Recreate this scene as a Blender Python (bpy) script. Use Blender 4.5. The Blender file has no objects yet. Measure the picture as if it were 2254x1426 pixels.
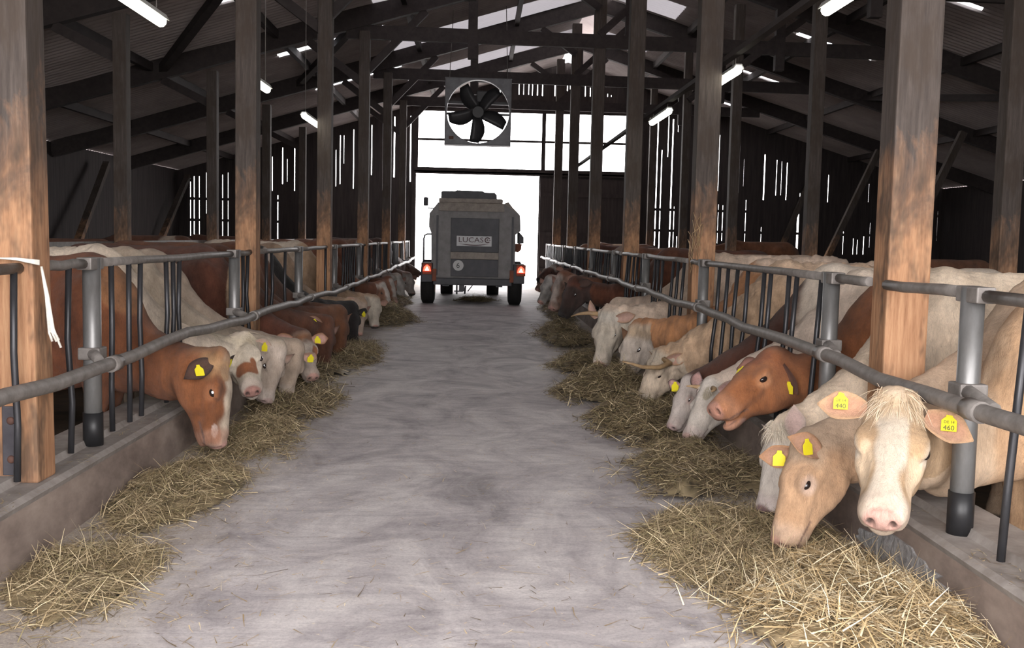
import bpy, bmesh, math, random
import numpy as np
from mathutils import Vector, Matrix
try:
    import openvdb as vdb
except ImportError:
    import pyopenvdb as vdb
PI = math.pi
S = bpy.context.scene
COL = S.collection
rng = np.random.default_rng(7)
random.seed(7)

# ---------------------------------------------------------------- camera
F = 2300.0; CX, CY = 1127.0, 713.0; CAMH = 1.55
VPX, VPY, ROLL = 1055.0, 521.0, 0.02
_d = np.array([(VPX - CX) / F, (CY - VPY) / F, -1.0]); _d /= np.linalg.norm(_d)
_u = np.array([math.sin(ROLL), math.cos(ROLL), 0.0]); _u -= _d * _u.dot(_d); _u /= np.linalg.norm(_u)
_x = np.cross(_d, _u)
RC = np.stack([_x, _d, _u])
cam_d = bpy.data.cameras.new('camera'); cam = bpy.data.objects.new('camera', cam_d); COL.objects.link(cam)
cam_d.sensor_width = 36.0; cam_d.sensor_fit = 'HORIZONTAL'; cam_d.lens = 36.0 * F / 2254.0
cam_d.clip_start = 0.02; cam_d.clip_end = 300
cam.matrix_world = Matrix.Translation((0, 0, CAMH)) @ Matrix(RC.tolist()).to_4x4()
S.camera = cam

def ray(px, py):
    return RC @ np.array([(px - CX) / F, (CY - py) / F, -1.0])
def W(px, py, Y):                      # the point at depth Y seen at that place of the photograph
    r = ray(px, py); return np.array([0, 0, CAMH]) + r * (Y / r[1])

# ---------------------------------------------------------------- light
S.view_settings.view_transform = 'Standard'; S.view_settings.look = 'None'
S.view_settings.gamma = 1.0; S.view_settings.use_curve_mapping = False
S.view_settings.exposure = 0.0
wd = bpy.data.worlds.new('overcast'); S.world = wd; wd.use_nodes = True
wd.node_tree.nodes['Background'].inputs[0].default_value = (1.0, 0.97, 0.97, 1)
wd.node_tree.nodes['Background'].inputs[1].default_value = 11.0
def lamp(name, kind, loc, rot, energy, color=(1, 1, 1), **kw):
    l = bpy.data.lights.new(name, kind); l.energy = energy; l.color = color
    for k, v in kw.items(): setattr(l, k, v)
    o = bpy.data.objects.new(name, l); COL.objects.link(o); o.location = loc; o.rotation_euler = rot
    return o
# the flash of the camera, beside its lens
lamp('camera_flash', 'SPOT', (-0.04, -0.02, CAMH + 0.06), (PI / 2 - 0.1, 0, 0), 150, (1.0, 0.96, 0.92),
     shadow_soft_size=0.02, spot_size=1.35, spot_blend=0.5)
def portal(name, loc, rot, sx, sy):
    o = lamp(name, 'AREA', loc, rot, 1, shape='RECTANGLE', size=sx, size_y=sy)
    o.data.cycles.is_portal = True
    return o
portal('gate_portal', (0.4, -1.3, 2.4), (PI / 2, 0, 0), 9.0, 4.8)            # the open gate behind the photographer
portal('far_door_portal', (-0.1, 35.4, 1.8), (-PI / 2, 0, 0), 4.1, 3.6)
portal('far_window_portal', (1.6, 35.4, 4.75), (-PI / 2, 0, 0), 7.5, 1.95)

# ---------------------------------------------------------------- materials
def nodes_of(name):
    m = bpy.data.materials.new(name); m.use_nodes = True
    nt = m.node_tree; return m, nt, nt.nodes['Principled BSDF']
def N(nt, t, **kw):
    n = nt.nodes.new(t)
    for k, v in kw.items():
        if isinstance(k, str) and hasattr(n, k): setattr(n, k, v)
    return n
def ramp(nt, fac, stops):
    r = nt.nodes.new('ShaderNodeValToRGB'); e = r.color_ramp.elements
    while len(e) > 1: e.remove(e[0])
    e[0].position = stops[0][0]; e[0].color = (*stops[0][1], 1)
    for p, c in stops[1:]:
        q = e.new(p); q.color = (*c, 1)
    nt.links.new(fac, r.inputs[0]); return r.outputs[0]
def noise(nt, scale=5, detail=4, rough=0.6, vec=None, dist=0.0, vscale=None):
    n = nt.nodes.new('ShaderNodeTexNoise'); n.inputs['Scale'].default_value = scale
    n.inputs['Detail'].default_value = detail; n.inputs['Roughness'].default_value = rough; n.inputs['Distortion'].default_value = dist
    if vec is None:
        tc = nt.nodes.new('ShaderNodeTexCoord'); vec = tc.outputs['Object']
    if vscale is not None:
        mp = nt.nodes.new('ShaderNodeMapping'); mp.inputs['Scale'].default_value = vscale
        nt.links.new(vec, mp.inputs['Vector']); vec = mp.outputs['Vector']
    nt.links.new(vec, n.inputs['Vector']); return n.outputs['Fac']
def mix(nt, fac, a, b, mode='MIX'):
    m = nt.nodes.new('ShaderNodeMix'); m.data_type = 'RGBA'; m.blend_type = mode
    for s, v in ((0, fac), (6, a), (7, b)):
        if isinstance(v, (int, float)): m.inputs[s].default_value = v
        elif isinstance(v, tuple): m.inputs[s].default_value = (*v, 1)
        else: nt.links.new(v, m.inputs[s])
    return m.outputs[2]
def bump(nt, b, h, strength=0.3, dist=0.01):
    n = nt.nodes.new('ShaderNodeBump'); n.inputs['Strength'].default_value = strength; n.inputs['Distance'].default_value = dist
    nt.links.new(h, n.inputs['Height']); nt.links.new(n.outputs[0], b.inputs['Normal'])
def simple(name, a, b=None, scale=8, rough=0.7, metal=0.0, vscale=None, bmp=0.0, spec=0.4, bd=0.01):
    m, nt, p = nodes_of(name); p.inputs['Roughness'].default_value = rough; p.inputs['Metallic'].default_value = metal
    p.inputs['Specular IOR Level'].default_value = spec
    if b is None: b = tuple(c * 0.7 for c in a)
    f = noise(nt, scale, 5, 0.65, vscale=vscale)
    nt.links.new(ramp(nt, f, [(0.3, a), (0.7, b)]), p.inputs['Base Color'])
    if bmp: bump(nt, p, f, bmp, bd)
    return m
M = {}
M['steel'] = simple('worn_steel', (0.25, 0.23, 0.215), (0.14, 0.125, 0.115), 14, 0.55, 0.15, bmp=0.15)
M['galv'] = simple('galvanised_steel', (0.27, 0.27, 0.27), (0.15, 0.145, 0.14), 9, 0.42, 0.5, vscale=(1, 1, 0.3))
M['bar'] = simple('dark_bar_steel', (0.055, 0.055, 0.06), (0.03, 0.03, 0.033), 12, 0.38, 0.4, vscale=(1, 1, .3))
M['rubber'] = simple('black_rubber', (0.018, 0.018, 0.02), (0.012, 0.012, 0.013), 10, 0.45)
M['plate'] = simple('dark_plate_steel', (0.08, 0.075, 0.085), (0.045, 0.042, 0.05), 9, 0.5, 0.4)
M['rust'] = simple('rusty_bolt', (0.14, 0.07, 0.05), (0.08, 0.045, 0.04), 20, 0.7, 0.3)
M['beam'] = simple('roof_timber', (0.05, 0.040, 0.038), (0.028, 0.022, 0.022), 3, 0.85, vscale=(3, 1, 3), bmp=0.2)
M['plank'] = simple('wall_plank', (0.06, 0.048, 0.046), (0.03, 0.025, 0.025), 2.2, 0.88, vscale=(6, 6, 0.5), bmp=0.2)
M['twine'] = simple('baler_twine', (0.72, 0.70, 0.64), (0.5, 0.47, 0.42), 30, 0.8)
M['white'] = simple('white_enamel', (0.6, 0.6, 0.58), (0.45, 0.45, 0.43), 6, 0.5)
# timber posts: smoke-dark above, rubbed to raw orange wood lower down by the cattle
m, nt, p = nodes_of('rubbed_post_timber'); M['post'] = m
p.inputs['Roughness'].default_value = 0.78; p.inputs['Specular IOR Level'].default_value = 0.25
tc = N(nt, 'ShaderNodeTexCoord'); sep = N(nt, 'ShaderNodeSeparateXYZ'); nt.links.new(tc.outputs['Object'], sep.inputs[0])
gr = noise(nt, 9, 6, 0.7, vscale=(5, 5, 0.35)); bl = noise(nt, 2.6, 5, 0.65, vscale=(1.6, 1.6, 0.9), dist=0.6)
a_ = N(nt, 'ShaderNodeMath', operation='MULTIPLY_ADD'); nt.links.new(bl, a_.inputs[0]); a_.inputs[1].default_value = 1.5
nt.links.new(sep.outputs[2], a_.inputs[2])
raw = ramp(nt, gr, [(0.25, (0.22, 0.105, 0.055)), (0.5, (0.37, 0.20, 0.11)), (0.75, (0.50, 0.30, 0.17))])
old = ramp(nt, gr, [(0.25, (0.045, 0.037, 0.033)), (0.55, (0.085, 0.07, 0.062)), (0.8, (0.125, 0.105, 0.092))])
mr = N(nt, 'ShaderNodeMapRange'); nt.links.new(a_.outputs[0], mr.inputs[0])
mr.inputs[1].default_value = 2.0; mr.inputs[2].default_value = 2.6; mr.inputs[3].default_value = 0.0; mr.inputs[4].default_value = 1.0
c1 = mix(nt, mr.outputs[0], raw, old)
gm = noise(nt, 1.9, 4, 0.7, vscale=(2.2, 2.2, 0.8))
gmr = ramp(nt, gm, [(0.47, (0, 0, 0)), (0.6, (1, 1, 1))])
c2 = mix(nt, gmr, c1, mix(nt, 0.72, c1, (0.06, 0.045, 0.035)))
nt.links.new(c2, p.inputs['Base Color']); bump(nt, p, gr, 0.35, 0.006)
# trodden concrete of the feed aisle
m, nt, p = nodes_of('aisle_concrete'); M['floor'] = m
p.inputs['Roughness'].default_value = 0.72; p.inputs['Specular IOR Level'].default_value = 0.35
big = noise(nt, 1.3, 8, 0.68, vscale=(1.0, 0.7, 1), dist=1.6)
st = noise(nt, 2.6, 8, 0.72, vscale=(0.55, 1.7, 1), dist=2.2)
fine = noise(nt, 60, 6, 0.8)
base = ramp(nt, big, [(0.3, (0.27, 0.25, 0.255)), (0.47, (0.45, 0.42, 0.425)), (0.6, (0.58, 0.55, 0.545)), (0.75, (0.66, 0.625, 0.615))])
stc = ramp(nt, st, [(0.36, (0.76, 0.75, 0.77)), (0.52, (0.95, 0.94, 0.95)), (0.68, (1.1, 1.09, 1.07))])
c = mix(nt, 0.85, base, stc, 'MULTIPLY')
fc = ramp(nt, fine, [(0.34, (0.72, 0.7, 0.7)), (0.5, (1, 1, 1)), (0.66, (1.18, 1.16, 1.12))])
c = mix(nt, 0.7, c, fc, 'MULTIPLY')
ge = N(nt, 'ShaderNodeTexCoord'); sp = N(nt, 'ShaderNodeSeparateXYZ'); nt.links.new(ge.outputs['Object'], sp.inputs[0])
ab = N(nt, 'ShaderNodeMath', operation='ABSOLUTE'); nt.links.new(sp.outputs[0], ab.inputs[0])
w1 = noise(nt, 1.7, 5, 0.7, dist=0.5)
ma = N(nt, 'ShaderNodeMath', operation='MULTIPLY_ADD'); nt.links.new(w1, ma.inputs[0]); ma.inputs[1].default_value = 1.3; nt.links.new(ab.outputs[0], ma.inputs[2])
dm = N(nt, 'ShaderNodeMapRange'); nt.links.new(ma.outputs[0], dm.inputs[0]); dm.inputs[1].default_value = 1.75; dm.inputs[2].default_value = 2.5
dm.inputs[3].default_value = 0; dm.inputs[4].default_value = 0.7
dc = ramp(nt, noise(nt, 90, 5, 0.85), [(0.38, (0.12, 0.10, 0.085)), (0.5, (0.30, 0.25, 0.19)), (0.62, (0.52, 0.43, 0.31))])
c = mix(nt, dm.outputs[0], c, dc)
nt.links.new(c, p.inputs['Base Color']); bump(nt, p, fine, 0.25, 0.006)
M['kerb'] = simple('stained_kerb_concrete', (0.33, 0.265, 0.225), (0.14, 0.105, 0.09), 3.2, 0.8, bmp=0.3, vscale=(1, .7, 1.5))
M['kerbtop'] = simple('kerb_nosing', (0.36, 0.33, 0.31), (0.2, 0.175, 0.16), 7, 0.7, bmp=0.3)
M['rough'] = simple('rough_cement', (0.42, 0.41, 0.41), (0.2, 0.195, 0.195), 22, 0.9, bmp=0.8, bd=0.02)
M['bed'] = simple('stall_bedding', (0.09, 0.055, 0.03), (0.04, 0.026, 0.017), 5, 0.95, bmp=0.5)
M['snow'] = simple('pale_yard', (0.75, 0.74, 0.74), (0.55, 0.52, 0.5), 2, 0.9)
M['sheet'] = simple('fibre_cement_sheet', (0.46, 0.41, 0.40), (0.32, 0.28, 0.27), 1.2, 0.8, bmp=0.1)
m, nt, p = nodes_of('translucent_sheet'); M['clear'] = m
p.inputs['Base Color'].default_value = (0.85, 0.9, 0.95, 1); p.inputs['Roughness'].default_value = 0.5
p.inputs['Transmission Weight'].default_value = 0.9; p.inputs['IOR'].default_value = 1.05
m, nt, p = nodes_of('milky_roof_sheet'); M['milky'] = m
p.inputs['Base Color'].default_value = (0.4, 0.38, 0.39, 1); p.inputs['Roughness'].default_value = 0.8
tl = N(nt, 'ShaderNodeBsdfTranslucent'); tl.inputs[0].default_value = (0.05, 0.048, 0.051, 1)
ad = N(nt, 'ShaderNodeAddShader'); nt.links.new(p.outputs[0], ad.inputs[0]); nt.links.new(tl.outputs[0], ad.inputs[1])
nt.links.new(ad.outputs[0], nt.nodes['Material Output'].inputs['Surface'])
def emis(name, c, s):
    m, nt, p = nodes_of(name); p.inputs['Base Color'].default_value = (*c, 1)
    p.inputs['Emission Color'].default_value = (*c, 1); p.inputs['Emission Strength'].default_value = s; return m
M['tube'] = emis('lit_fluorescent_tube', (1.0, 0.98, 0.82), 9.0)
M['tail'] = emis('lit_tail_lamp', (1.0, 0.06, 0.03), 5.0)
M['tailcore'] = emis('lit_tail_lamp_bulb', (1.0, 0.75, 0.6), 9.0)
# coat, straw: colour of each hair or stalk is stored on the mesh
m, nt, p = nodes_of('cattle_coat'); M['coat'] = m
p.inputs['Roughness'].default_value = 0.72; p.inputs['Specular IOR Level'].default_value = 0.22
at = N(nt, 'ShaderNodeAttribute', attribute_name='Col')
h1 = noise(nt, 55, 6, 0.8, vscale=(1, 1, 0.3), dist=0.9)
h2 = noise(nt, 7, 4, 0.6)
f1 = ramp(nt, h1, [(0.3, (0.72, 0.7, 0.68)), (0.5, (1, 1, 1)), (0.7, (1.16, 1.15, 1.13))])
f2 = ramp(nt, h2, [(0.3, (0.82, 0.79, 0.76)), (0.6, (1.05, 1.05, 1.05))])
c = mix(nt, 0.75, at.outputs['Color'], f1, 'MULTIPLY'); c = mix(nt, 0.8, c, f2, 'MULTIPLY')
h3 = noise(nt, 170, 4, 0.7, vscale=(1, 1, 0.16), dist=1.5)
f3 = ramp(nt, h3, [(0.32, (0.78, 0.76, 0.74)), (0.5, (1, 1, 1)), (0.68, (1.14, 1.13, 1.12))]); c = mix(nt, 0.7, c, f3, 'MULTIPLY')
hs_ = N(nt, 'ShaderNodeMath', operation='MULTIPLY_ADD'); nt.links.new(h3, hs_.inputs[0]); hs_.inputs[1].default_value = 0.5; nt.links.new(h1, hs_.inputs[2])
nt.links.new(c, p.inputs['Base Color']); bump(nt, p, hs_.outputs[0], 0.75, 0.012)
p.inputs['Sheen Weight'].default_value = 0.1; p.inputs['Sheen Roughness'].default_value = 0.5
m, nt, p = nodes_of('stalks'); M['stalk'] = m
p.inputs['Roughness'].default_value = 0.6
at = N(nt, 'ShaderNodeAttribute', attribute_name='Col'); nt.links.new(at.outputs['Color'], p.inputs['Base Color'])
M['hay'] = simple('hay_mat', (0.26, 0.19, 0.09), (0.09, 0.065, 0.03), 26, 0.95, bmp=0.6, bd=0.02)
def flat(name, c, rough=0.5, metal=0.0, spec=0.5):
    m, nt, p = nodes_of(name); p.inputs['Base Color'].default_value = (*c, 1)
    p.inputs['Roughness'].default_value = rough; p.inputs['Metallic'].default_value = metal; p.inputs['Specular IOR Level'].default_value = spec
    return m
M['eye'] = flat('dark_wet_eye', (0.02, 0.013, 0.012), 0.06, 0, 0.8)
M['eyeshine'] = flat('painted_eyeshine', (0.95, 0.97, 1.0), 0.25, 0.0, 1.0)  # white that stands in for the flash shining back out of the eyes
M['horn'] = simple('horn', (0.44, 0.30, 0.16), (0.22, 0.14, 0.08), 12, 0.45, vscale=(1, 1, 1))
M['tag'] = simple('yellow_ear_tag', (0.75, 0.66, 0.03), (0.68, 0.58, 0.02), 12, 0.4)
M['ink'] = flat('tag_ink', (0.05, 0.05, 0.03), 0.6)
M['tongue'] = simple('pink_mouth', (0.55, 0.3, 0.27), (0.42, 0.22, 0.2), 14, 0.4)

# ---------------------------------------------------------------- mesh helpers
def link(name, me, mat=None, parent=None, smooth=False):
    o = bpy.data.objects.new(name, me); COL.objects.link(o)
    for x in (mat if isinstance(mat, (list, tuple)) else [mat]):
        if x is not None: me.materials.append(x)
    if parent is not None: o.parent = parent
    if smooth: me.polygons.foreach_set('use_smooth', [True] * len(me.polygons))
    return o
def npmesh(name, v, faces, cols=None):
    """faces: (n,k) array"""
    v = np.asarray(v, np.float32); faces = np.asarray(faces, np.int32); n, k = faces.shape
    me = bpy.data.meshes.new(name); me.vertices.add(len(v)); me.vertices.foreach_set('co', v.ravel())
    me.loops.add(n * k); me.loops.foreach_set('vertex_index', faces.ravel())
    me.polygons.add(n); me.polygons.foreach_set('loop_start', np.arange(n, dtype=np.int32) * k)
    me.update(calc_edges=True)
    if cols is not None:
        a = me.color_attributes.new('Col', 'FLOAT_COLOR', 'POINT')
        c4 = np.ones((len(v), 4), np.float32); c4[:, :3] = cols; a.data.foreach_set('color', c4.ravel())
    return me
def fin(name, bm, mat=None, parent=None, smooth=False):
    bmesh.ops.recalc_face_normals(bm, faces=bm.faces)
    me = bpy.data.meshes.new(name); bm.to_mesh(me); bm.free()
    return link(name, me, mat, parent, smooth)
def tag(o, label=None, cat=None, group=None, kind=None):
    for k, v in (('label', label), ('category', cat), ('group', group), ('kind', kind)):
        if v: o[k] = v
    return o
def empty(name, loc=(0, 0, 0), rz=0.0):
    o = bpy.data.objects.new(name, None); COL.objects.link(o); o.location = loc; o.rotation_euler = (0, 0, rz); o.empty_display_size = 0.2
    return o
def bbox(bm, c, s, rot=None, mi=0, bev=0.0):
    """box: centre, full size, rotation matrix"""
    r = bmesh.ops.create_cube(bm, size=1.0)
    vs = r['verts']
    bmesh.ops.scale(bm, vec=Vector(s), verts=vs)
    if bev:
        es = list({e for v in vs for e in v.link_edges})
        rr = bmesh.ops.bevel(bm, geom=es, offset=bev, segments=2, affect='EDGES', profile=0.6)
        vs = list({v for f in rr['faces'] for v in f.verts} | {v for v in vs if v.is_valid})
    if rot is not None: bmesh.ops.rotate(bm, cent=(0, 0, 0), matrix=rot, verts=vs)
    bmesh.ops.translate(bm, vec=Vector(c), verts=vs)
    if mi:
        for f in {f for v in vs for f in v.link_faces}: f.material_index = mi
    return vs
def beam(bm, a, b, w, h, up=(0, 0, 1), bev=0.0):
    """timber of width w and depth h from a to b"""
    a, b = Vector(a), Vector(b); d = b - a; L = d.length; d.normalize()
    s = d.cross(Vector(up))
    if s.length < 1e-4: s = Vector((1, 0, 0))
    s.normalize(); u = s.cross(d)
    R = Matrix((s, d, u)).transposed()
    return bbox(bm, (a + b) / 2, (w, L, h), R, bev=bev)
def tube(bm, pts, r, seg=10, cap=True, mi=0):
    pts = [Vector(p) for p in pts]; n = len(pts)
    rr = r if isinstance(r, (list, tuple)) else [r] * n
    rings = []; prev = None
    for i, p in enumerate(pts):
        d = (pts[min(i + 1, n - 1)] - pts[max(i - 1, 0)]).normalized()
        if prev is None:
            s = d.orthogonal().normalized()
        else:
            s = (prev - d * prev.dot(d)).normalized()
        prev = s; t = d.cross(s)
        rings.append([bm.verts.new(p + (s * math.cos(2 * PI * k / seg) + t * math.sin(2 * PI * k / seg)) * rr[i]) for k in range(seg)])
    for i in range(n - 1):
        for k in range(seg):
            f = bm.faces.new((rings[i][k], rings[i][(k + 1) % seg], rings[i + 1][(k + 1) % seg], rings[i + 1][k])); f.material_index = mi; f.smooth = True
    if cap:
        bm.faces.new(rings[0][::-1]).material_index = mi; bm.faces.new(rings[-1]).material_index = mi
def ball(bm, c, r, sc=(1, 1, 1), seg=12, rot=None):
    q = bmesh.ops.create_uvsphere(bm, u_segments=seg, v_segments=max(6, seg * 2 // 3), radius=r)['verts']
    bmesh.ops.scale(bm, vec=Vector(sc), verts=q)
    if rot is not None: bmesh.ops.rotate(bm, cent=(0, 0, 0), matrix=rot, verts=q)
    bmesh.ops.translate(bm, vec=Vector(c), verts=q)
    for f in {f for v in q for f in v.link_faces}: f.smooth = True
def prism(bm, outline, y0, y1, mi=0):
    """outline [(x,z)...] swept along y"""
    a = [bm.verts.new((x, y0, z)) for x, z in outline]; b = [bm.verts.new((x, y1, z)) for x, z in outline]
    n = len(outline); fs = [bm.faces.new(a), bm.faces.new(b[::-1])]
    for i in range(n): fs.append(bm.faces.new((a[i], b[i], b[(i + 1) % n], a[(i + 1) % n])))
    for f in fs: f.material_index = mi
def text_mesh(s, size, extrude=0.002):
    c = bpy.data.curves.new('t', 'FONT'); c.body = s; c.size = size; c.extrude = extrude; c.align_x = 'CENTER'; c.align_y = 'CENTER'
    c.resolution_u = 3
    o = bpy.data.objects.new('t', c); COL.objects.link(o)
    dg = bpy.context.evaluated_depsgraph_get(); me = bpy.data.meshes.new_from_object(o.evaluated_get(dg))
    bpy.data.objects.remove(o); bpy.data.curves.remove(c); return me
# ================================================================ the barn
XL, XR, YB, YF = -10.0, 15.66, 35.2, -1.4
RIDGE = 2.83
def roof_z(x): return 6.55 + 0.3 * x if x < RIDGE else 8.25 - 0.3 * x
def struct(name, bm, mat): return tag(fin(name, bm, mat), kind='structure')
# floor of the feed aisle, stalls behind the kerbs, yard outside
bm = bmesh.new()
bbox(bm, (0, 17, -0.05), (5.0, 37.5, 0.1)); struct('floor', bm, M['floor'])
for nm, x0, x1 in (('floor_stall_west', XL, -2.45), ('floor_stall_east', 2.42, XR)):
    bm = bmesh.new(); bbox(bm, ((x0 + x1) / 2, 17, -0.06), (x1 - x0, 37.5, 0.1)); struct(nm, bm, M['bed'])
bm = bmesh.new(); bbox(bm, (0, 75, -0.12), (160, 78, 0.1)); struct('ground_yard', bm, M['snow'])
bm = bmesh.new(); bbox(bm, (0, -14, -0.12), (60, 25, 0.1)); struct('ground_forecourt', bm, M['floor'])
# roof of corrugated sheets, open slits of clear sheet beside the trusses
per, amp = 0.177, 0.032
LY = [5.2 + 5.03 * k for k in range(6)]; RY = [5.55 + 5.05 * k for k in range(6)]
SKEW = 0.06
def frame_y(k, x): return (LY[k] + RY[k]) / 2 + SKEW * x
ys = np.arange(YF - 0.2, YB + 0.4, per / 8)
zo = amp * np.sin(ys * 2 * PI / per)
def sheet(name, x0, x1, holes, mat, only=None, kind='structure'):
    v = []; f = []
    for y, z in zip(ys, zo):
        for x in (x0, x1): v.append((x, y, roof_z(x) + z))
    for i in range(len(ys) - 1):
        ym = (ys[i] + ys[i + 1]) / 2
        inside = any(a <= ym <= b for a, b in holes)
        if inside == bool(only): f.append((2 * i, 2 * i + 2, 2 * i + 3, 2 * i + 1))
    o = link(name, npmesh(name, v, f), mat, smooth=True); tag(o, kind=kind); return o
def holes_at(x): return [(frame_y(k, x) + 1.85, frame_y(k, x) + 2.35) for k in range(1, 6)]
lo = [(b - .32, b) for a, b in holes_at(-3.2)]; ro = [(b - .2, b) for a, b in holes_at(7.7)[1:]]
k = 0
mo = [(frame_y(k, 0) - 1.5, frame_y(k, 0) - .1) for k in range(3, 6)]
for x0, x1, hs in ((XL - 0.4, -4.3, []), (-4.3, -2.1, lo), (-2.1, RIDGE - 0.26, mo), (RIDGE + 0.26, 4.6, mo), (4.6, 6.9, []), (6.9, 8.6, ro), (8.6, XR + 0.4, [])):
    k += 1; sheet('ceiling_%d' % k, x0, x1, hs, M['sheet'])
    if hs: sheet('window_%d' % (10 + k), x0, x1, hs, M['milky'] if hs is mo else M['clear'], only=True)
bm = bmesh.new(); prism(bm, [(RIDGE - .5, 7.6), (RIDGE, 7.76), (RIDGE + .5, 7.6), (RIDGE + .5, 7.63), (RIDGE, 7.79), (RIDGE - .5, 7.63)], YF, YB); struct('ceiling_ridge_cap', bm, M['sheet'])

# gable wall of boards with daylight slits, door opening and window band
def P2X(px): return (px - VPX) / F * YB
slits = [(428, 400, 540, 5), (436, 388, 545, 6), (447, 388, 520, 5), (462, 380, 470, 3), (472, 395, 540, 3), (497, 385, 545, 5), (509, 380, 530, 3),
         (604, 345, 420, 4), (626, 325, 405, 6), (636, 350, 400, 3), (652, 318, 420, 6), (616, 430, 530, 6), (741, 330, 410, 4), (750, 298, 405, 5), (758, 298, 360, 3),
         (779, 285, 415, 5), (818, 275, 385, 5), (843, 265, 420, 8), (867, 257, 390, 8), (902, 255, 400, 7),
         (1430, 262, 540, 5), (1441, 265, 540, 7), (1451, 330, 550, 6), (1464, 255, 345, 5), (1474, 262, 560, 8), (1485, 262, 290, 4), (1499, 268, 540, 5), (1482, 455, 550, 4), (1490, 520, 560, 4),
         (1563, 300, 540, 8), (1577, 297, 420, 5), (1580, 450, 535, 3), (1590, 452, 530, 4), (1603, 315, 430, 5), (1607, 460, 540, 4), (1622, 318, 425, 6), (1616, 465, 545, 4), (1641, 440, 540, 4), (1633, 350, 410, 2),
         (1679, 340, 440, 8), (1706, 352, 430, 4), (1717, 355, 430, 3), (1729, 358, 440, 6), (1758, 455, 560, 13), (1760, 425, 445, 4), (1677, 500, 545, 3), (1822, 385, 445, 5), (1861, 510, 560, 4), (1884, 525, 560, 4),
         (1893, 528, 560, 4), (1907, 520, 560, 6), (1913, 405, 445, 3), (1920, 490, 545, 3), (2070, 465, 530, 3), (2088, 470, 545, 2), (2180, 460, 530, 3),
         (1135, 185, 208, 4), (1145, 180, 208, 3), (1156, 178, 208, 4), (1164, 178, 210, 4), (1175, 178, 210, 5), (1186, 178, 211, 6), (1213, 186, 211, 6), (1240, 186, 200, 5), (1246, 184, 210, 3),
         (1268, 187, 212, 5), (1279, 189, 212, 5), (1290, 193, 212, 5), (1320, 203, 213, 5), (1328, 206, 213, 3), (1336, 209, 213, 3), (1083, 196, 207, 3), (1094, 196, 207, 4), (1104, 201, 208, 4)]
bm = bmesh.new()
DX0, DX1, DZ = -2.15, 1.97, 3.6
WX0, WX1, WZ0, WZ1 = -2.15, 5.38, 3.8, 5.72
def zt(x): return roof_z(x) - 0.02
sl = []
for px, ya, yb, w in slits:
    x = P2X(px); za = W(px, yb, YB)[2]; zb = min(W(px, ya, YB)[2], zt(x) - .1); sl.append([x, max(za, .4), zb, w / F * YB * 0.35])
cuts = set([XL, XR, DX0, DX1, WX1, RIDGE])
for x, za, zb, w in sl: cuts |= {round(x - w / 2, 4), round(x + w / 2, 4)}
x = XL
while x < XR: cuts.add(round(x, 3)); x += 0.15
cuts = sorted(c for c in cuts if XL <= c <= XR)
def board(xa, xb, za, zb_fn):
    if xb - xa < 0.003: return
    z1, z2 = zb_fn(xa), zb_fn(xb)
    if min(z1, z2) - za < 0.02: return
    prism(bm, [(xa, za), (xb, za), (xb, z2), (xa, z1)], YB - 0.02, YB + 0.02)
for xa, xb in zip(cuts[:-1], cuts[1:]):
    xm = (xa + xb) / 2; gaps = []
    if DX0 < xm < DX1: gaps.append((0.0, WZ1))
    elif WX0 < xm < WX1: gaps.append((WZ0, WZ1))
    for sx, za, zb, w in sl:
        if abs(xm - sx) < w / 2: gaps.append((za, zb))
    gaps.sort(); z = 0.0
    for ga, gb in gaps:
        if ga > z: board(xa, xb, z, lambda q, t=ga: t)
        z = max(z, gb)
    board(xa, xb, z, zt)
for z in (1.9, 2.6):      # rails the boards are nailed to
    bbox(bm, ((XL + DX0) / 2, YB + .06, z), (DX0 - XL, .08, .09)); bbox(bm, ((XR + WX1) / 2, YB + .06, z), (XR - WX1, .08, .09))
struct('wall_back', bm, M['plank'])
for nm, x in (('wall_left', XL), ('wall_right', XR)):
    bm = bmesh.new(); y = YF; zz = 3.52
    r2 = random.Random(3 if x < 0 else 4)
    while y < YB:
        w = 0.15
        bbox(bm, (x, y + w / 2, zz / 2), (0.04, w - r2.choice([.001, .001, .001, .003, .008]), zz)); y += w
    bbox(bm, (x + (.05 if x > 0 else -.05), (YF + YB) / 2, 2.2), (.06, YB - YF, .1))
    struct(nm, bm, M['plank'])
bm = bmesh.new()      # wall behind the photographer, with the gate open
GX0, GX1, GZ = -4.2, 5.0, 4.9
prism(bm, [(XL, 0), (GX0, 0), (GX0, roof_z(GX0) - .05), (XL, roof_z(XL) - .05)], YF - .04, YF)
prism(bm, [(GX1, 0), (XR, 0), (XR, roof_z(XR) - .05), (GX1, roof_z(GX1) - .05)], YF - .04, YF)
prism(bm, [(GX0, GZ), (GX1, GZ), (GX1, roof_z(GX1) - .05), (RIDGE, 7.3), (GX0, roof_z(GX0) - .05)], YF - .04, YF)
struct('wall_front', bm, M['plank'])
# frame of the window band: mid rail, sill, head and mullions (daylight comes straight through)
bm = bmesh.new()
yw = YB - 0.06
for z, h in ((WZ0 - .06, .16), ((WZ0 + WZ1) / 2 - .02, .07), (WZ1, .1), (DZ + .06, .1)):
    bbox(bm, ((WX0 + WX1) / 2, yw, z), (WX1 - WX0 + .1, .07, h))
for x in (WX0, 2.08, WX1, 3.75): bbox(bm, (x, yw, (WZ0 + WZ1) / 2), (.13, .08, WZ1 - WZ0))
struct('window_1', bm, M['beam'])
bm = bmesh.new()
for x in (DX0 - .06, DX1 + .06): bbox(bm, (x, yw, DZ / 2), (.14, .1, DZ))
struct('door_1', bm, M['beam'])
bm = bmesh.new(); bbox(bm, (3.7, yw - .1, 1.78), (3.4, .06, 3.5))
for z in (.5, 1.7, 3.0): bbox(bm, (3.7, yw - .15, z), (3.4, .05, .12))
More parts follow.
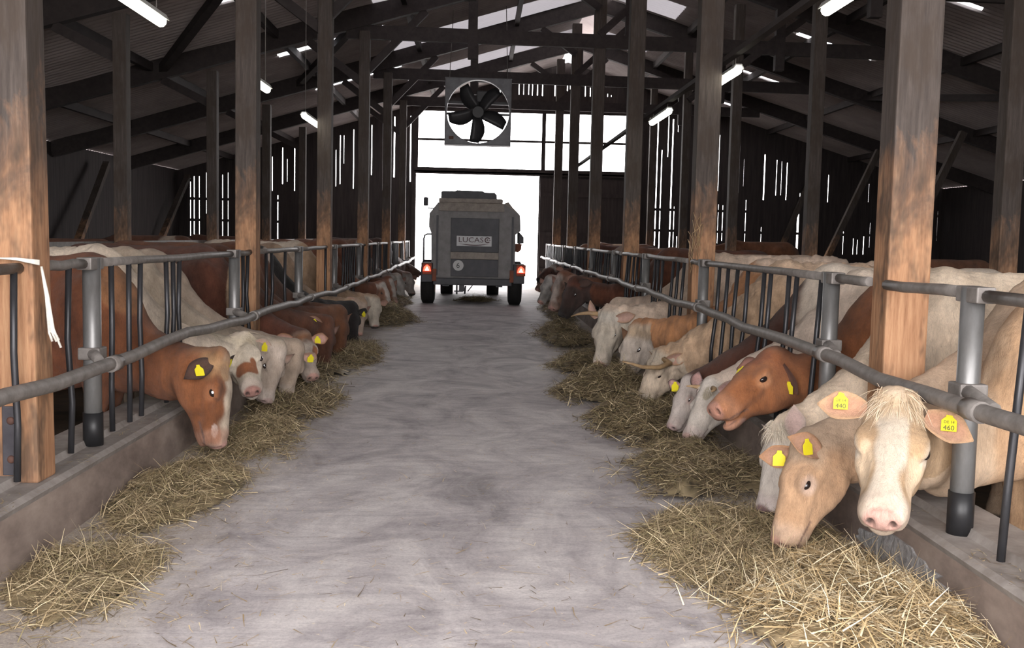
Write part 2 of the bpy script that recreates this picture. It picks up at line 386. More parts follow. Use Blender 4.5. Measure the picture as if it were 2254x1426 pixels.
struct('door_2', bm, M['plank'])

# ---------------------------------------------------------------- trusses
TL = ['nearest the open gate', 'second from the open gate', 'third from the open gate, with two lit tubes before it', 'just in front of the square fan', 'just behind the square fan', 'right before the bright gable window']
for k in range(6):
    root = empty('roof_truss', (0, frame_y(k, 0), 0)); y0 = frame_y(k, 0)
    def P(x, z): return (x, SKEW * x, z)
    tag(root, 'smoke-black timber roof truss ' + TL[k], 'roof truss', 'roof trusses')
    for x0, x1 in ((XL, RIDGE), (XR, RIDGE)):
        bm = bmesh.new(); beam(bm, P(x0, roof_z(x0) - .2), P(x1, roof_z(x1) - .2), .17, .36); fin('rafter', bm, M['beam'], root)
    bm = bmesh.new(); beam(bm, P(-2.6, 5.38), P(8.2, 5.38), .1, .26); fin('collar_tie', bm, M['beam'], root)
    for x in (-0.2, 5.85):
        bm = bmesh.new(); beam(bm, P(x, 4.95), P(x, roof_z(x) - .1), .18, .16, up=(0, 1, 0)); fin('hanger_post', bm, M['beam'], root)
    bm = bmesh.new(); beam(bm, P(RIDGE, 5.3), P(RIDGE, 7.2), .14, .12, up=(0, 1, 0)); fin('king_post', bm, M['beam'], root)
    for a, b in (((-2.25, 4.6), (-1.1, roof_z(-1.1) - .4)), ((-2.25, 4.4), (-3.3, roof_z(-3.3) - .4)), ((2.25, 6.0), (1.4, roof_z(1.4) - .4)), ((2.25, 5.5), (3.6, roof_z(3.6) - .4)),
                 ((-5.06, 3.9), (-6.0, roof_z(-6) - .4)), ((5.06, 5.0), (6.3, roof_z(6.3) - .4))):
        bm = bmesh.new(); beam(bm, P(*a), P(*b), .12, .14); fin('knee_brace', bm, M['beam'], root)
PUR = [(-8.2, 'lowest on the dark left slope'), (-6.2, 'second up the dark left slope'), (-3.9, 'third up the left slope'), (-1.5, 'fourth up the left slope'), (0.8, 'just below the ridge on the left slope'),
       (5.0, 'nearest the ridge on the right slope'), (7.2, 'second down the right slope'), (9.6, 'third down the right slope'), (12.4, 'lowest on the dark right slope')]
for x, w in PUR:
    bm = bmesh.new(); beam(bm, (x, YF, roof_z(x) - .12), (x, YB, roof_z(x) - .12), .1, .16)
    tag(fin('roof_purlin', bm, M['beam']), 'long dark purlin under the corrugated sheets, ' + w, 'purlin', 'roof purlins')
def wind(a, b, lab):
    bm = bmesh.new(); beam(bm, (a[0], a[1], roof_z(a[0]) - .2), (b[0], b[1], roof_z(b[0]) - .2), .14, .14)
    tag(fin('wind_brace', bm, M['beam']), lab, 'brace', 'wind braces under the roof')
wind((-6.1, 20.3), (-3.6, 15.6), 'slanting dark brace under the left roof slope behind the long lit tube')
wind((-7.4, 15.2), (-5.0, 10.6), 'slanting dark brace high in the left roof corner')
wind((-4.4, 25.4), (-2.4, 20.6), 'slanting dark brace under the left slope by the daylight strip')
wind((6.0, 20.8), (8.0, 16.0), 'slanting dark brace under the right slope beside the lit tube')
wind((7.4, 15.8), (9.0, 11.0), 'slanting dark brace under the right slope near the thick timber post')
wind((9.5, 26.0), (11.5, 21.0), 'slanting dark brace low under the right roof slope')

# ---------------------------------------------------------------- timber posts
def post(x, y, z0, z1, w, d, lab, lean=0.0, grp=None, name='timber_post', mat='post'):
    root = empty(name, (x, y, z0)); tag(root, lab, 'post', grp)
    bm = bmesh.new(); vs = bbox(bm, (0, 0, (z1 - z0) / 2), (w, d, z1 - z0), bev=.012)
    for v in bm.verts: v.co.x += lean * (v.co.z - 1.0)
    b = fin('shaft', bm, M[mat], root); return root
ordw = ['nearest the camera', 'second', 'third', 'fourth', 'fifth', 'sixth']
LPL = ['massive rubbed timber post before the first brown cow, left kerb', 'timber post on the left kerb rising behind the cream cow neck', 'timber post among the dark brown cows on the left kerb', 'dark timber post on the left kerb, fourth along the row',
       'dark timber post on the left kerb, fifth along the row', 'thin far timber post on the left kerb closest to the bright doorway']
RPL = ['massive timber post behind the cow that faces the camera', 'timber post with straw wisps tied round it, right kerb', 'timber post behind the horned cream cow on the right kerb', 'dark timber post on the right kerb, fourth along the row',
       'dark timber post on the right kerb, fifth along the row', 'thin far timber post on the right kerb closest to the doorway']
for k in range(6):
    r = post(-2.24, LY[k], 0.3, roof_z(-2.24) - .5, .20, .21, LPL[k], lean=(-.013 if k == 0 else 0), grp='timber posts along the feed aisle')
    if k == 0:
        bm = bmesh.new(); bbox(bm, (-.012, -.112, .21), (.085, .012, .34), bev=.004); pl = fin('bolt_plate', bm, M['plate'], r)
        for z in (.12, .31):
            bm = bmesh.new(); ball(bm, (-.012, -.119, z), .02, (1, .5, 1)); fin('bolt', bm, M['rust'], pl)
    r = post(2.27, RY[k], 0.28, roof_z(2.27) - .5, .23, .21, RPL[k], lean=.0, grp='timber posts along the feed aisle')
    if k == 1:
        bm = bmesh.new(); r3 = random.Random(5)
        for q in range(16):
            a = r3.uniform(0, 6.28); x0 = -.1 + r3.uniform(-.05, .04); z = r3.uniform(.95, 1.35)
            tube(bm, [(x0, -.124, z), (x0 + r3.uniform(-.03, .03), -.127, z + .12), (x0 + r3.uniform(-.05, .05), -.13, z + r3.uniform(.18, .3))], .0035, 4)
        tag(fin('straw_wisp', bm, M['horn']), 'pale straw wisps caught on the second right-hand kerb post', 'straw', kind='stuff').location = r.location
ROWL = {1: 'tall stall post behind the massive left kerb post, rail at its foot', 2: 'tall stall post left of the second kerb post, deep in the left stall', 3: 'slim stall post beside the daylight slits in the left stall',
        4: 'slim dark stall post second from the gable in the left stall', 5: 'thin stall post nearest the gable boards in the left stall'}
for k in range(1, 6):
    r = post(-5.06, LY[k] - .2, 0, roof_z(-5.06) - .5, .19, .19, ROWL[k], grp='stall posts in the middle of the left pen')
ROWR = {1: 'dark stall post at the outer edge of the right pen', 2: 'stall post beside the wide daylight gap in the right pen', 3: 'slim stall post before the slitted gable in the right pen',
        4: 'dark stall post fourth along the right pen', 5: 'dark stall post nearest the gable in the right pen'}
for k in range(1, 6):
    y = RY[k] + .25
    r = post(5.06, y if k > 1 else 9.95, 0, roof_z(5.06) - .5, .19, .19, ROWR[k], grp='stall posts in the middle of the right pen')
def slant(a, b, lab):
    bm = bmesh.new(); beam(bm, a, b, .16, .16); tag(fin('leaning_strut', bm, M['post']), lab, 'strut', 'leaning struts of the outer walls')
slant((9.6, 24.9, -.05), (11.5, 24.9, roof_z(11.5) - .5), 'leaning timber strut passing behind the massive right post')
slant((9.6, 30.2, -.05), (11.5, 30.2, roof_z(11.5) - .5), 'leaning timber strut in the dark between the two right posts')
slant((9.5, 34.6, -.05), (11.2, 34.6, roof_z(11.2) - .5), 'leaning timber strut beside the slim right stall post')
slant((-9.7, 30.4, -.05), (-9.6, 34.9, 3.3), 'slanting timber strut low against the dark left wall')
slant((-9.4, 23.6, -.05), (-9.6, 27.4, 3.2), 'slanting timber strut in the darkest corner of the left stall')

# ---------------------------------------------------------------- kerbs
for nm, s, x0, h, lab in (('trim_1', -1, 2.05, .30, ''), ('trim_2', 1, 1.99, .29, '')):
    bm = bmesh.new()
    prism(bm, [(s * x0, -.02), (s * (x0 + .035), h - .05), (s * (x0 + .02), h - .02), (s * (x0 + .05), h), (s * (x0 + .17), h), (s * (x0 + .19), h + .035), (s * (x0 + .42), h + .03), (s * (x0 + .45), -.02)], YF, YB - .2)
    for f in bm.faces:
        c = f.calc_center_median()
        if c.z > h - .04: f.material_index = 1
    o = fin(nm, bm, [M['kerb'], M['kerbtop']]); tag(o, kind='structure')
bm = bmesh.new()
rp = random.Random(12); ol = []
for i in range(40):
    a = 2 * PI * i / 40; q = 1 + rp.uniform(-.16, .16)
    ol.append((4.72 + .52 * q * math.cos(a), max(0, .06 + .11 * q * math.sin(a))))
fr = [bm.verts.new((1.985 + .03 * z / .25, y, z)) for y, z in ol]; bk = [bm.verts.new((2.02, y, z)) for y, z in ol]
bm.faces.new(fr); bm.faces.new(bk[::-1])
for i in range(40): bm.faces.new((fr[i], bk[i], bk[(i + 1) % 40], fr[(i + 1) % 40]))
tag(fin('cement_patch', bm, M['rough']), 'light grey rough cement smeared on the right kerb below the front-facing cow', 'cement patch')

# ---------------------------------------------------------------- feed fence
def sgn(s): return 'left' if s < 0 else 'right'
POLES = {-1: [2.7, 6.02, 9.5, 12.87, 16.0, 19.3, 22.6, 25.9, 29.9, 32.5], 1: [2.4, 4.47, 6.3, 9.93, 13.4, 16.5, 19.8, 23.1, 26.4, 29.7, 32.9]}
FX = {-1: -2.2, 1: 2.15}
NRX = {-1: -2.0, 1: 2.0}
def neck_z(s, y): return float(np.interp(y, [0, 5.6, 7.1, 11, 15, 20, 25, 29, 34], [.80, .81, .835, .79, .74, .74, .78, .80, .88])) if s < 0 else float(np.interp(y, [0, 4, 7, 12, 20, 34], [.91, .905, .925, .955, .95, .95]))
RAILZ = 1.35
WHERE = {-1: {1: 'right of the massive post', 2: 'behind the cream neck', 3: 'among the brown cows'}, 1: {1: 'beside the front-facing cow', 2: 'behind the open-mouthed cow', 3: 'above the pink-eared cow', 4: 'above the horned cow'}}
FW = {-1: ['nearest the gate, at the rubbed post', 'before the big red-brown cow', 'over the cream and beige necks'], 1: ['nearest the gate, bent bars', 'with the front-facing and tan cows', 'over the cream backs']}
hides = {-1: [], 1: []}      # points of the cattle's skin near the fence, so that the bars stand clear of it
necks = {-1: [], 1: []}       # y where a neck crosses the fence, filled in by the herd below
def build_fence():
    for s in (-1, 1):
        skin = np.concatenate(hides[s]); py = LY if s < 0 else RY
        fx, nx, hk = FX[s], NRX[s], (.335 if s < 0 else .32)
        ps = POLES[s]
        for i, y in enumerate(ps):
            if i == 0: continue
            root = empty('fence_pole', (fx, y, hk - .03))
            tag(root, 'steel pole with black foot on the %s kerb, %s' % (sgn(s), WHERE[s].get(i, 'pole %d from the gate' % (i + 1))), 'fence pole', 'round steel poles of the feed fence')
            bm = bmesh.new(); tube(bm, [(0, 0, 0), (0, 0, RAILZ - hk + .06)], .05, 16); fin('pole', bm, M['galv'], root)
            bm = bmesh.new(); tube(bm, [(0, 0, 0), (0, 0, .19)], .056, 16); fin('foot_sleeve', bm, M['rubber'], root)
            bm = bmesh.new(); bbox(bm, (0, -.02, RAILZ - hk + .03), (.085, .2, .07), bev=.008); fin('rail_bracket', bm, M['steel'], root)
            z = neck_z(s, y) - hk + .03; yo = -.27 if s > 0 else -.05
            bm = bmesh.new()
            tube(bm, [(0, -.02, z + .02), (-s * .02, -.04, z + .02), (nx - fx + s * (.06 + .02) + .02 * math.sin((y + yo - .13) * .9), yo - .13, z)], [.04, .034, .028], 10)
            bbox(bm, (-s * .0, -.0, z + .02), (.125, .125, .07), bev=.01); fin('rail_arm', bm, M['steel'], root)
        for i in range(len(ps) - 1):
            y0, y1 = ps[i], ps[i + 1]
            root = empty('feed_fence', (fx, y0, 0))
            tag(root, 'barred feed fence on the %s kerb, %s' % (sgn(s), FW[s][i] if i < 3 else 'stretch %d from the gate' % (i + 1)), 'feed fence', 'feed fence panels')
            # the rail butts against the pole brackets and against any timber post on the way
            cuts_ = [y0 + .0 + (.088 if i else .02)]
            for q_ in py:
                if y0 + .15 < q_ < y1 - .15: cuts_ += [q_ - .113, q_ + .113]
            cuts_.append(y1 - .129)
            for ra_, rb_ in zip(cuts_[::2], cuts_[1::2]):
                bm = bmesh.new(); q = []
                for t in np.linspace(ra_ - y0, rb_ - y0, 5): q.append((random.uniform(-.005, .005), t, RAILZ + random.uniform(-.006, .006)))
                tube(bm, q, .027, 10); fin('top_rail', bm, M['steel'], root)
            n = max(2, round((y1 - y0) / .33))
            last = -1
            for j in range(1, n):
                y = y0 + (y1 - y0) * j / n
                ln = (-.05 if s > 0 else 0.0); b = random.uniform(-.012, .012); free = None
                for dy in (0, .03, -.03, .06, -.06, .09, -.09, .12, -.12, .15, -.15):
                    yt = y + dy
                    if min(abs(yt - y0), abs(yt - y1)) < .11 or (s > 0 and y1 - yt < .46) or abs(yt - last) < .14 or min(abs(yt - q_) for q_ in py) < .15: continue
                    q_ = skin[np.abs(skin[:, 1] - yt) < .05]; bx = fx + ln * np.clip((RAILZ - q_[:, 2]) / (RAILZ - hk), 0, 1)
                    if not (np.abs(q_[:, 0] - bx) < .06).any(): free = yt; break
                if free is None: continue
                y = last = free
                pts = [(0, y - y0, RAILZ), (ln * .4 + b, y - y0 + b, .95), (ln * .8 - b, y - y0 - b, .6), (ln, y - y0, hk - .01)]
                bm = bmesh.new(); tube(bm, pts, .0175, 8); fin('bar', bm, M['bar'], root)
        root = empty('neck_rail', (nx, 0, 0)); tag(root, 'long grey neck rail pipe along the %s side of the feed aisle' % sgn(s), 'neck rail')
        bm = bmesh.new(); q = []
        for y in np.arange(1.2, 33.6, .55):
            zz = neck_z(s, y) + .012 * math.sin(y * 2.1 + s) + .008 * math.sin(y * 4.7)
            q.append((.02 * math.sin(y * .9), y, zz))
        tube(bm, q, .036, 12); fin('pipe', bm, M['steel'], root)
        for y in ps[1:]:
            yo = y - (.4 if s > 0 else .18)
            bm = bmesh.new(); tube(bm, [(.02 * math.sin(yo * .9), yo - .06, neck_z(s, yo) + .012 * math.sin(yo * 2.1 + s)), (.02 * math.sin(yo * .9), yo + .06, neck_z(s, yo) + .012 * math.sin(yo * 2.1 + s))], .045, 12); fin('coupling', bm, M['steel'], root)
    for nm, x, y0, y1, z, lab in (('stall_rail', -5.2, 7.0, 34.9, 1.31, 'long weathered rail across the left pen at the foot of the stall posts'), ('stall_rail', 5.25, 6.0, 34.9, 1.2, 'long dark rail across the right pen behind the cream backs')):
        bm = bmesh.new(); beam(bm, (x, y0, z), (x, y1, z), .06, .12); tag(fin(nm, bm, M['steel' if x < 0 else 'bar']), lab, 'rail')
# baler twine knotted round rail and post
bm = bmesh.new(); r4 = random.Random(9)
yy = LY[0] - .125
for q in range(4):
    o = q * .006
    tube(bm, [(-2.62, yy - .02, 1.39 + o), (-2.34, yy - .02, 1.40 - o * .3), (-2.2, yy - .02, 1.392 + o * .3), (-2.1, yy, 1.37 + o)], .005, 5)
for q in range(7):
    o = r4.uniform(-.012, .012)
    tube(bm, [(-2.1, yy + .02, 1.36), (-2.075 + o * .5, yy + .02, 1.22), (-2.06 + o, yy + .03, 1.05 + o), (-2.035 + o * 2, yy + .03, .98 + r4.uniform(-.02, .08))], .006, 5)
tag(fin('baler_twine', bm, M['twine']), 'white baler twine knotted round the massive rubbed left post, ends hanging', 'twine')

# ---------------------------------------------------------------- lamps
def tube_light(x, y0, y1, z, lab, zt_):
    root = empty('tube_light', (x, (y0 + y1) / 2, z)); tag(root, lab, 'lamp', 'fluorescent lamps over the posts'); L = (y1 - y0) / 2
    bm = bmesh.new(); prism(bm, [(-.055, .012), (-.03, .055), (.03, .055), (.055, .012), (.045, .012), (.025, .042), (-.025, .042), (-.045, .012)], -L, L); fin('reflector', bm, M['white'], root)
    bm = bmesh.new(); tube(bm, [(0, -L + .03, 0), (0, L - .03, 0)], .042, 10); fin('glass_tube', bm, M['tube'], root)
    for y in (-L * .8, L * .8):
        bm = bmesh.new(); tube(bm, [(0, y, .05), (0, y, zt_ - z)], .005, 5); fin('hanger_wire', bm, M['steel'], root)
tube_light(-2.38, 6.6, 7.98, 3.08, 'long lit tube lamp high beside the massive left post', roof_z(-2.38) - .1)
tube_light(-2.38, 10.6, 11.85, 3.12, 'lit lamp peeping out behind the second left post', roof_z(-2.38) - .1)
tube_light(-2.42, 14.5, 15.8, 3.14, 'smallest lit lamp, hanging beside the third left post', roof_z(-2.38) - .1)
tube_light(2.42, 6.1, 7.5, 3.2, 'long lit tube lamp high left of the massive right post', 3.327)
tube_light(2.45, 10.1, 11.45, 3.2, 'lit tube lamp beside the second right post', 3.327)
tube_light(2.42, 13.6, 15.0, 3.22, 'smallest lit tube lamp, before the slitted gable boards on the right', 3.327)
bm = bmesh.new(); beam(bm, (2.42, 2.0, 3.35), (2.42, 27, 3.37), .07, .05); tag(fin('cable_tray', bm, M['beam']), 'thin dark cable tray carrying the right-hand row of tube lamps', 'cable tray')
# ================================================================ cattle
_K = np.random.default_rng(3).normal(size=(3, 10, 3)); _PH = np.random.default_rng(4).uniform(0, 6.28, (3, 10))
def sn(p, f, seed=0):
    o = np.zeros(len(p))
    for oc in range(3):
        k = _K[oc] * f * (2.0 ** oc) * 0.6
        o += np.sin(p @ k.T + _PH[oc] + seed * 1.7 * (1 + np.arange(10))).sum(1) / (3.2 * 1.7 ** oc)
    return o
def sst(a, b, x): t = np.clip((x - a) / (b - a), 0, 1); return t * t * (3 - 2 * t)
class Field:
    def __init__(self, h): self.h = h; self.pr = []
    def ell(self, c, r, R=None, k=.05, sub=False): self.pr.append(('e', np.array(c, float), np.array(r, float), np.eye(3) if R is None else R, k, sub))
    def cap(self, a, b, ra, rb, k=.05, sub=False): self.pr.append(('c', np.array(a, float), np.array(b, float), (ra, rb), k, sub))
    def bez(self, a, c, b, ra, rm, rb, k=.05, n=5):
        a, c, b = map(lambda q: np.array(q, float), (a, c, b)); pts = []
        for t in np.linspace(0, 1, n + 1):
            pts.append(((1 - t) ** 2 * a + 2 * t * (1 - t) * c + t * t * b, (1 - t) ** 2 * ra + 2 * t * (1 - t) * rm + t * t * rb))
        for (p, r), (q, s) in zip(pts[:-1], pts[1:]): self.cap(p, q, r, s, k)
    def bounds(self, q):
        if q[0] == 'e': m = np.sqrt(((q[3] * q[2][None, :]) ** 2).sum(1)); return q[1] - m, q[1] + m
        m = max(q[3]); return np.minimum(q[1], q[2]) - m, np.maximum(q[1], q[2]) + m
    def solve(self):
        h = self.h; bs = [self.bounds(q) for q in self.pr]
        lo = np.min([b[0] for b in bs], 0) - 3 * h - .03; hi = np.max([b[1] for b in bs], 0) + 3 * h + .03
        n = np.ceil((hi - lo) / h).astype(int) + 1; D = np.ones(n, np.float32)
        ax = [(lo[i] + h * np.arange(n[i])).astype(np.float32) for i in range(3)]
        for q, (a, b) in zip(self.pr, bs):
            k = q[4]; m = k + 2.5 * h
            i0 = np.maximum(np.floor((a - m - lo) / h).astype(int), 0); i1 = np.minimum(np.ceil((b + m - lo) / h).astype(int) + 1, n)
            X = ax[0][i0[0]:i1[0], None, None]; Y = ax[1][None, i0[1]:i1[1], None]; Z = ax[2][None, None, i0[2]:i1[2]]
            if q[0] == 'e':
                x, y, z = X - np.float32(q[1][0]), Y - np.float32(q[1][1]), Z - np.float32(q[1][2]); R = q[3].astype(np.float32); r = q[2].astype(np.float32)
                s0 = 0; s1 = 0
                for i in range(3):
                    w = (x * R[0, i] + y * R[1, i] + z * R[2, i]) / r[i]; w2 = w * w; s0 = s0 + w2; s1 = s1 + w2 / (r[i] * r[i])
                k0 = np.sqrt(s0); d = k0 * (k0 - 1) / np.maximum(np.sqrt(s1), 1e-6)
            else:
                A = q[1].astype(np.float32); BA = (q[2] - q[1]).astype(np.float32); L2 = max(float(BA @ BA), 1e-9)
                x, y, z = X - A[0], Y - A[1], Z - A[2]
                t = np.clip((x * BA[0] + y * BA[1] + z * BA[2]) / L2, 0, 1)
                d = np.sqrt((x - t * BA[0]) ** 2 + (y - t * BA[1]) ** 2 + (z - t * BA[2]) ** 2) - (q[3][0] + (q[3][1] - q[3][0]) * t)
            sl = (slice(i0[0], i1[0]), slice(i0[1], i1[1]), slice(i0[2], i1[2])); g = D[sl]
            if q[5]:
                d = -d; hh = np.maximum(k - np.abs(g - d), 0) / k; D[sl] = np.maximum(g, d) + hh * hh * k * .25
            else:
                hh = np.maximum(k - np.abs(g - d), 0) / k; D[sl] = np.minimum(g, d) - hh * hh * k * .25
        self.D, self.lo, self.n = D, lo, n
        g = vdb.FloatGrid(1.0); g.copyFromArray(D)
        p, qd = g.convertToQuads(0.0)
        v = np.asarray(p, float) * h + lo; qd = np.asarray(qd)
        a = v[qd[:, 0]]; vol = np.einsum('ij,ij->i', a, np.cross(v[qd[:, 1]], v[qd[:, 2]])).sum() + np.einsum('ij,ij->i', a, np.cross(v[qd[:, 2]], v[qd[:, 3]])).sum()
        if vol < 0: qd = qd[:, ::-1]
        return v, qd
    def at(self, p):
        i = np.clip(np.round((np.asarray(p) - self.lo) / self.h).astype(int), 0, self.n - 1); return float(self.D[tuple(i)])

def ear_mesh(L, w, cin, cout):
    nu, nv = 12, 8; V = []; C = []
    for sgn_ in (1, -1):
        for i in range(nu + 1):
            u = i / nu
            ww = w * (0.42 + 0.58 * math.sin(PI * min(1, u * 0.9 + .02)) ** .8) * (1 - max(0, u - .62) ** 1.5 * 3.6) if u < 1 else 0.004
            ww = max(ww, .004)
            for j in range(nv + 1):
                t = j / nv * 2 - 1; cup = (0.75 - .5 * u) * ww
                z = cup * (abs(t) ** 1.8) - (0 if sgn_ > 0 else .008 * (1 - t * t) + .002)
                V.append((L * u, t * ww, z - .02 * u * u))
                e = min(1, (1 - abs(t)) * 2.2) * min(1, (1 - u) * 4)
                C.append(np.array(cin) * e + np.array(cout) * (1 - e) if sgn_ > 0 else cout)
    n1 = (nu + 1) * (nv + 1); Fq = []
    for i in range(nu):
        for j in range(nv):
            a = i * (nv + 1) + j; Fq.append((a, a + nv + 1, a + nv + 2, a + 1)); b = a + n1; Fq.append((b, b + 1, b + nv + 2, b + nv + 1))
    for i in range(nu):
        for j, fl in ((0, 0), (nv, 1)):
            a = i * (nv + 1) + j; b = a + n1
            q = (a, b, b + nv + 1, a + nv + 1); Fq.append(q if not fl else q[::-1])
    for j in range(nv):
        a = nu * (nv + 1) + j; b = a + n1; Fq.append((a, b, b + 1, a + 1))
    return np.array(V), np.array(Fq), np.array(C)

def frame3(x, z):
    x = np.array(x, float); x /= np.linalg.norm(x); z = np.array(z, float); z = z - x * z.dot(x); z /= np.linalg.norm(z)
    return np.stack([x, np.cross(z, x), z], 1)

TAGDIG = {}
def strand_mesh(name, P0, D, L, w, bend, cols, nrm=None, seg=3):
    """flat tapering stalks: start, direction, length, width, sideways bend"""
    n = len(P0); side = np.cross(D, nrm if nrm is not None else rng.normal(size=(n, 3))); side /= np.linalg.norm(side, axis=1)[:, None] + 1e-9
    V = np.zeros((n, seg + 1, 2, 3))
    for i in range(seg + 1):
        t = i / seg; c = P0 + D * (L * t)[:, None] + bend * (t * t) ; ww = (w * (1 - .75 * t) * .5)[:, None]
        V[:, i, 0] = c - side * ww; V[:, i, 1] = c + side * ww
    b = (np.arange(n) * (seg + 1) * 2)[:, None]; f = []
    for i in range(seg):
        q = 2 * i; f.append(np.concatenate([b + q, b + q + 1, b + q + 3, b + q + 2], 1))
    return npmesh(name, V.reshape(-1, 3), np.concatenate(f), np.repeat(cols, (seg + 1) * 2, 0))

def make_cow(label, group, wx, wy, hd, Mw, Pw, Nw, s, vox, sp, ears=(None, None), tags=(0, 0), horns=(None, None), shine=False, base=0.0, cross=None, tuft=None, open_mouth=False, digits=None, name='cow', slim=.86, via=None, hcrest=(-.05, 0, -.075), nsc=1.0):
    hd = math.radians(hd); Rb = np.array([[math.cos(hd), -math.sin(hd), 0], [math.sin(hd), math.cos(hd), 0], [0, 0, 1]]); O = np.array([wx, wy, base])
    tol = lambda p: Rb.T @ (np.array(p, float) - O)
    Mw, Pw = np.array(Mw, float), np.array(Pw, float)
    v = Mw - Pw; hs = np.linalg.norm(v) / .5254; v /= np.linalg.norm(v); nn = np.array(Nw, float); nn -= v * nn.dot(v); nn /= np.linalg.norm(nn)
    xa = .9898 * v + .1427 * nn; za = .9898 * nn - .1427 * v; ya = np.cross(za, xa)
    Rh = Rb.T @ np.stack([xa, ya, za], 1); Pl = tol(Pw)
    H = lambda p: Pl + Rh @ (np.array(p, float) * hs)
    f = Field(vox)
    LW = np.array([1, slim, 1])
    e = lambda c, r, k=.07, sub=False: f.ell(np.array(c) * s * LW, np.array(r) * s * LW, None, k * s, sub)
    c_ = lambda a, b, ra, rb, k=.06: f.cap(np.array(a) * s * LW, np.array(b) * s * LW, ra * s, rb * s, k * s)
    e((0, 0, .86), (.30, .255, .41)); e((-.45, 0, .82), (.62, .305, .40), .12); e((-.75, 0, .98), (.45, .25, .26), .1); e((-1.1, 0, .95), (.33, .27, .32), .1)
    c_((0, 0, 1.19), (-1.15, 0, 1.17), .085, .075, .12); e((-.5, 0, .62), (.5, .27, .22), .12); e((.2, 0, .6), (.17, .15, .2), .1)
    for q in (-1, 1):
        e((.02, q * .2, .85), (.2, .09, .3), .08); e((-.95, q * .2, 1.1), (.1, .07, .07), .08); e((-1.1, q * .15, .8), (.22, .13, .27), .08)
        c_((.05, q * .19, .7), (.07, q * .17, .40), .12, .065); c_((.07, q * .17, .40), (.05, q * .17, .13), .056, .05); c_((.05, q * .17, .12), (.09, q * .17, .035), .052, .06)
        c_((-1.05, q * .14, .85), (-.95, q * .17, .62), .15, .115, .08); c_((-.98, q * .19, .62), (-1.2, q * .17, .46), .13, .065); c_((-1.2, q * .17, .46), (-1.14, q * .17, .13), .058, .05); c_((-1.14, q * .17, .12), (-1.09, q * .17, .035), .052, .06)
    c_((-1.36, 0, 1.12), (-1.46, 0, .9), .05, .03, .04); c_((-1.46, 0, .9), (-1.47, 0, .45), .026, .035, .03)
    # neck: crest, middle and throat strands
    kx = .34 * s
    def ctrl(b, hp, up): return np.array([min(b[0] + kx, max(b[0] + .1, hp[0])), b[1] * .7 + hp[1] * .3, b[2] * .38 + hp[2] * .62 + up])
    for bpt, hpt, ra, rm, rb, up in (((-.05, 0, 1.17), hcrest, .1, .085, .07, .02), ((.1, 0, .95), (.03, 0, -.13), .18, .14, .10, .0), ((.2, 0, .70), (.06, 0, -.2), .14, .12, .1, -.03)):
        ra, rm = ra * nsc, rm * nsc; b0 = np.array(bpt) * s; h0 = H(hpt); cp = ctrl(b0, h0, up * s)
        if via: cp[:2] = (Rb.T @ np.array([via[0] - O[0], via[1] - O[1], 0]))[:2]
        if bpt[2] > .9 and abs(wx) < 3.2 and Pw[2] < .98:      # the neck ducks under the neck rail
            sd = 1 if wx > 0 else -1
            for it in range(14):
                worst = 0.0
                for t in np.linspace(.1, .95, 30):
                    q = O + Rb @ ((1 - t) ** 2 * b0 + 2 * t * (1 - t) * cp + t * t * h0); rr = ((1 - t) ** 2 * ra * s + 2 * t * (1 - t) * rm * s + t * t * rb * hs)
                    if abs(abs(q[0]) - 2.0) < .13: worst = max(worst, q[2] + rr + .11 - neck_z(sd, q[1]))
                if worst <= 0: break
                cp = cp - np.array([0, 0, .05])
        f.bez(b0, cp, h0, ra * s, rm * s, rb * hs, .08 * s)
    # head
    he = lambda c, r, k=.03, sub=False, R=None: f.ell(H(c), np.array(r) * hs, Rh if R is None else Rh @ R, k * hs, sub)
    hc = lambda a, b, ra, rb, k=.03, sub=False: f.cap(H(a), H(b), ra * hs, rb * hs, k * hs, sub)
    he((.12, 0, -.10), (.16, .115, .12)); he((.13, 0, -.045), (.18, .105, .05)); he((-.01, 0, -.04), (.065, .085, .06), .05)
    hc((.2, 0, -.075), (.43, 0, -.075), .082, .062, .04); hc((.16, 0, -.03), (.42, 0, -.045), .045, .035, .05)
    he((.445, 0, -.085), (.075, .082, .065), .04); he((.497, 0, -.062), (.032, .06, .05), .02)
    for q in (-1, 1):
        he((.47, q * .05, -.06), (.045, .032, .035), .025); he((.43, q * .055, -.115), (.07, .03, .035), .03)
        hc((.11, q * .06, -.225), (.4, q * .022, -.155), .068, .036, .04); he((.16, q * .07, -.16), (.14, .048, .11), .05)
        he((.18, q * .1, -.034), (.06, .032, .024), .025); he((.215, q * .1, -.092), (.05, .022, .016), .025)
        hc((.27, q * .075, -.1), (.4, q * .05, -.1), .03, .02, .04)
        he((.522, q * .037, -.06), (.02, .012, .021), .012, True, np.array([[.9, -q * .35, 0], [q * .35, .9, 0], [0, 0, 1.]]))
    dj = -.03 if open_mouth else 0.0
    hc((.3, 0, -.165), (.43, 0, -.152 + dj), .04, .04, .03); he((.455, 0, -.152 + dj), (.055, .055, .032), .02)
    if open_mouth: hc((.36, .09, -.15), (.53, .0, -.155), .012, .016, .01, True); hc((.36, -.09, -.15), (.53, .0, -.155), .012, .016, .01, True)
    else:
        for q in (-1, 1): hc((.53, 0, -.123), (.45, q * .085, -.128), .004, .004, .008, True); hc((.45, q * .085, -.128), (.37, q * .075, -.15), .004, .003, .008, True)
    V, Q = f.solve()
    # colour
    U = ((V - Pl) @ Rh) / hs; wob = sn(V, 9, 1) * .02; wob2 = sn(U, 16, 2) * .012
    hw = sst(-.07, .03, U[:, 0] + wob) * (np.abs(U[:, 1]) < .24) * (U[:, 2] > -.36) * (U[:, 2] < .14) * (U[:, 0] < .7)
    A = np.array
    col = np.tile(A(sp['body'], float), (len(V), 1))
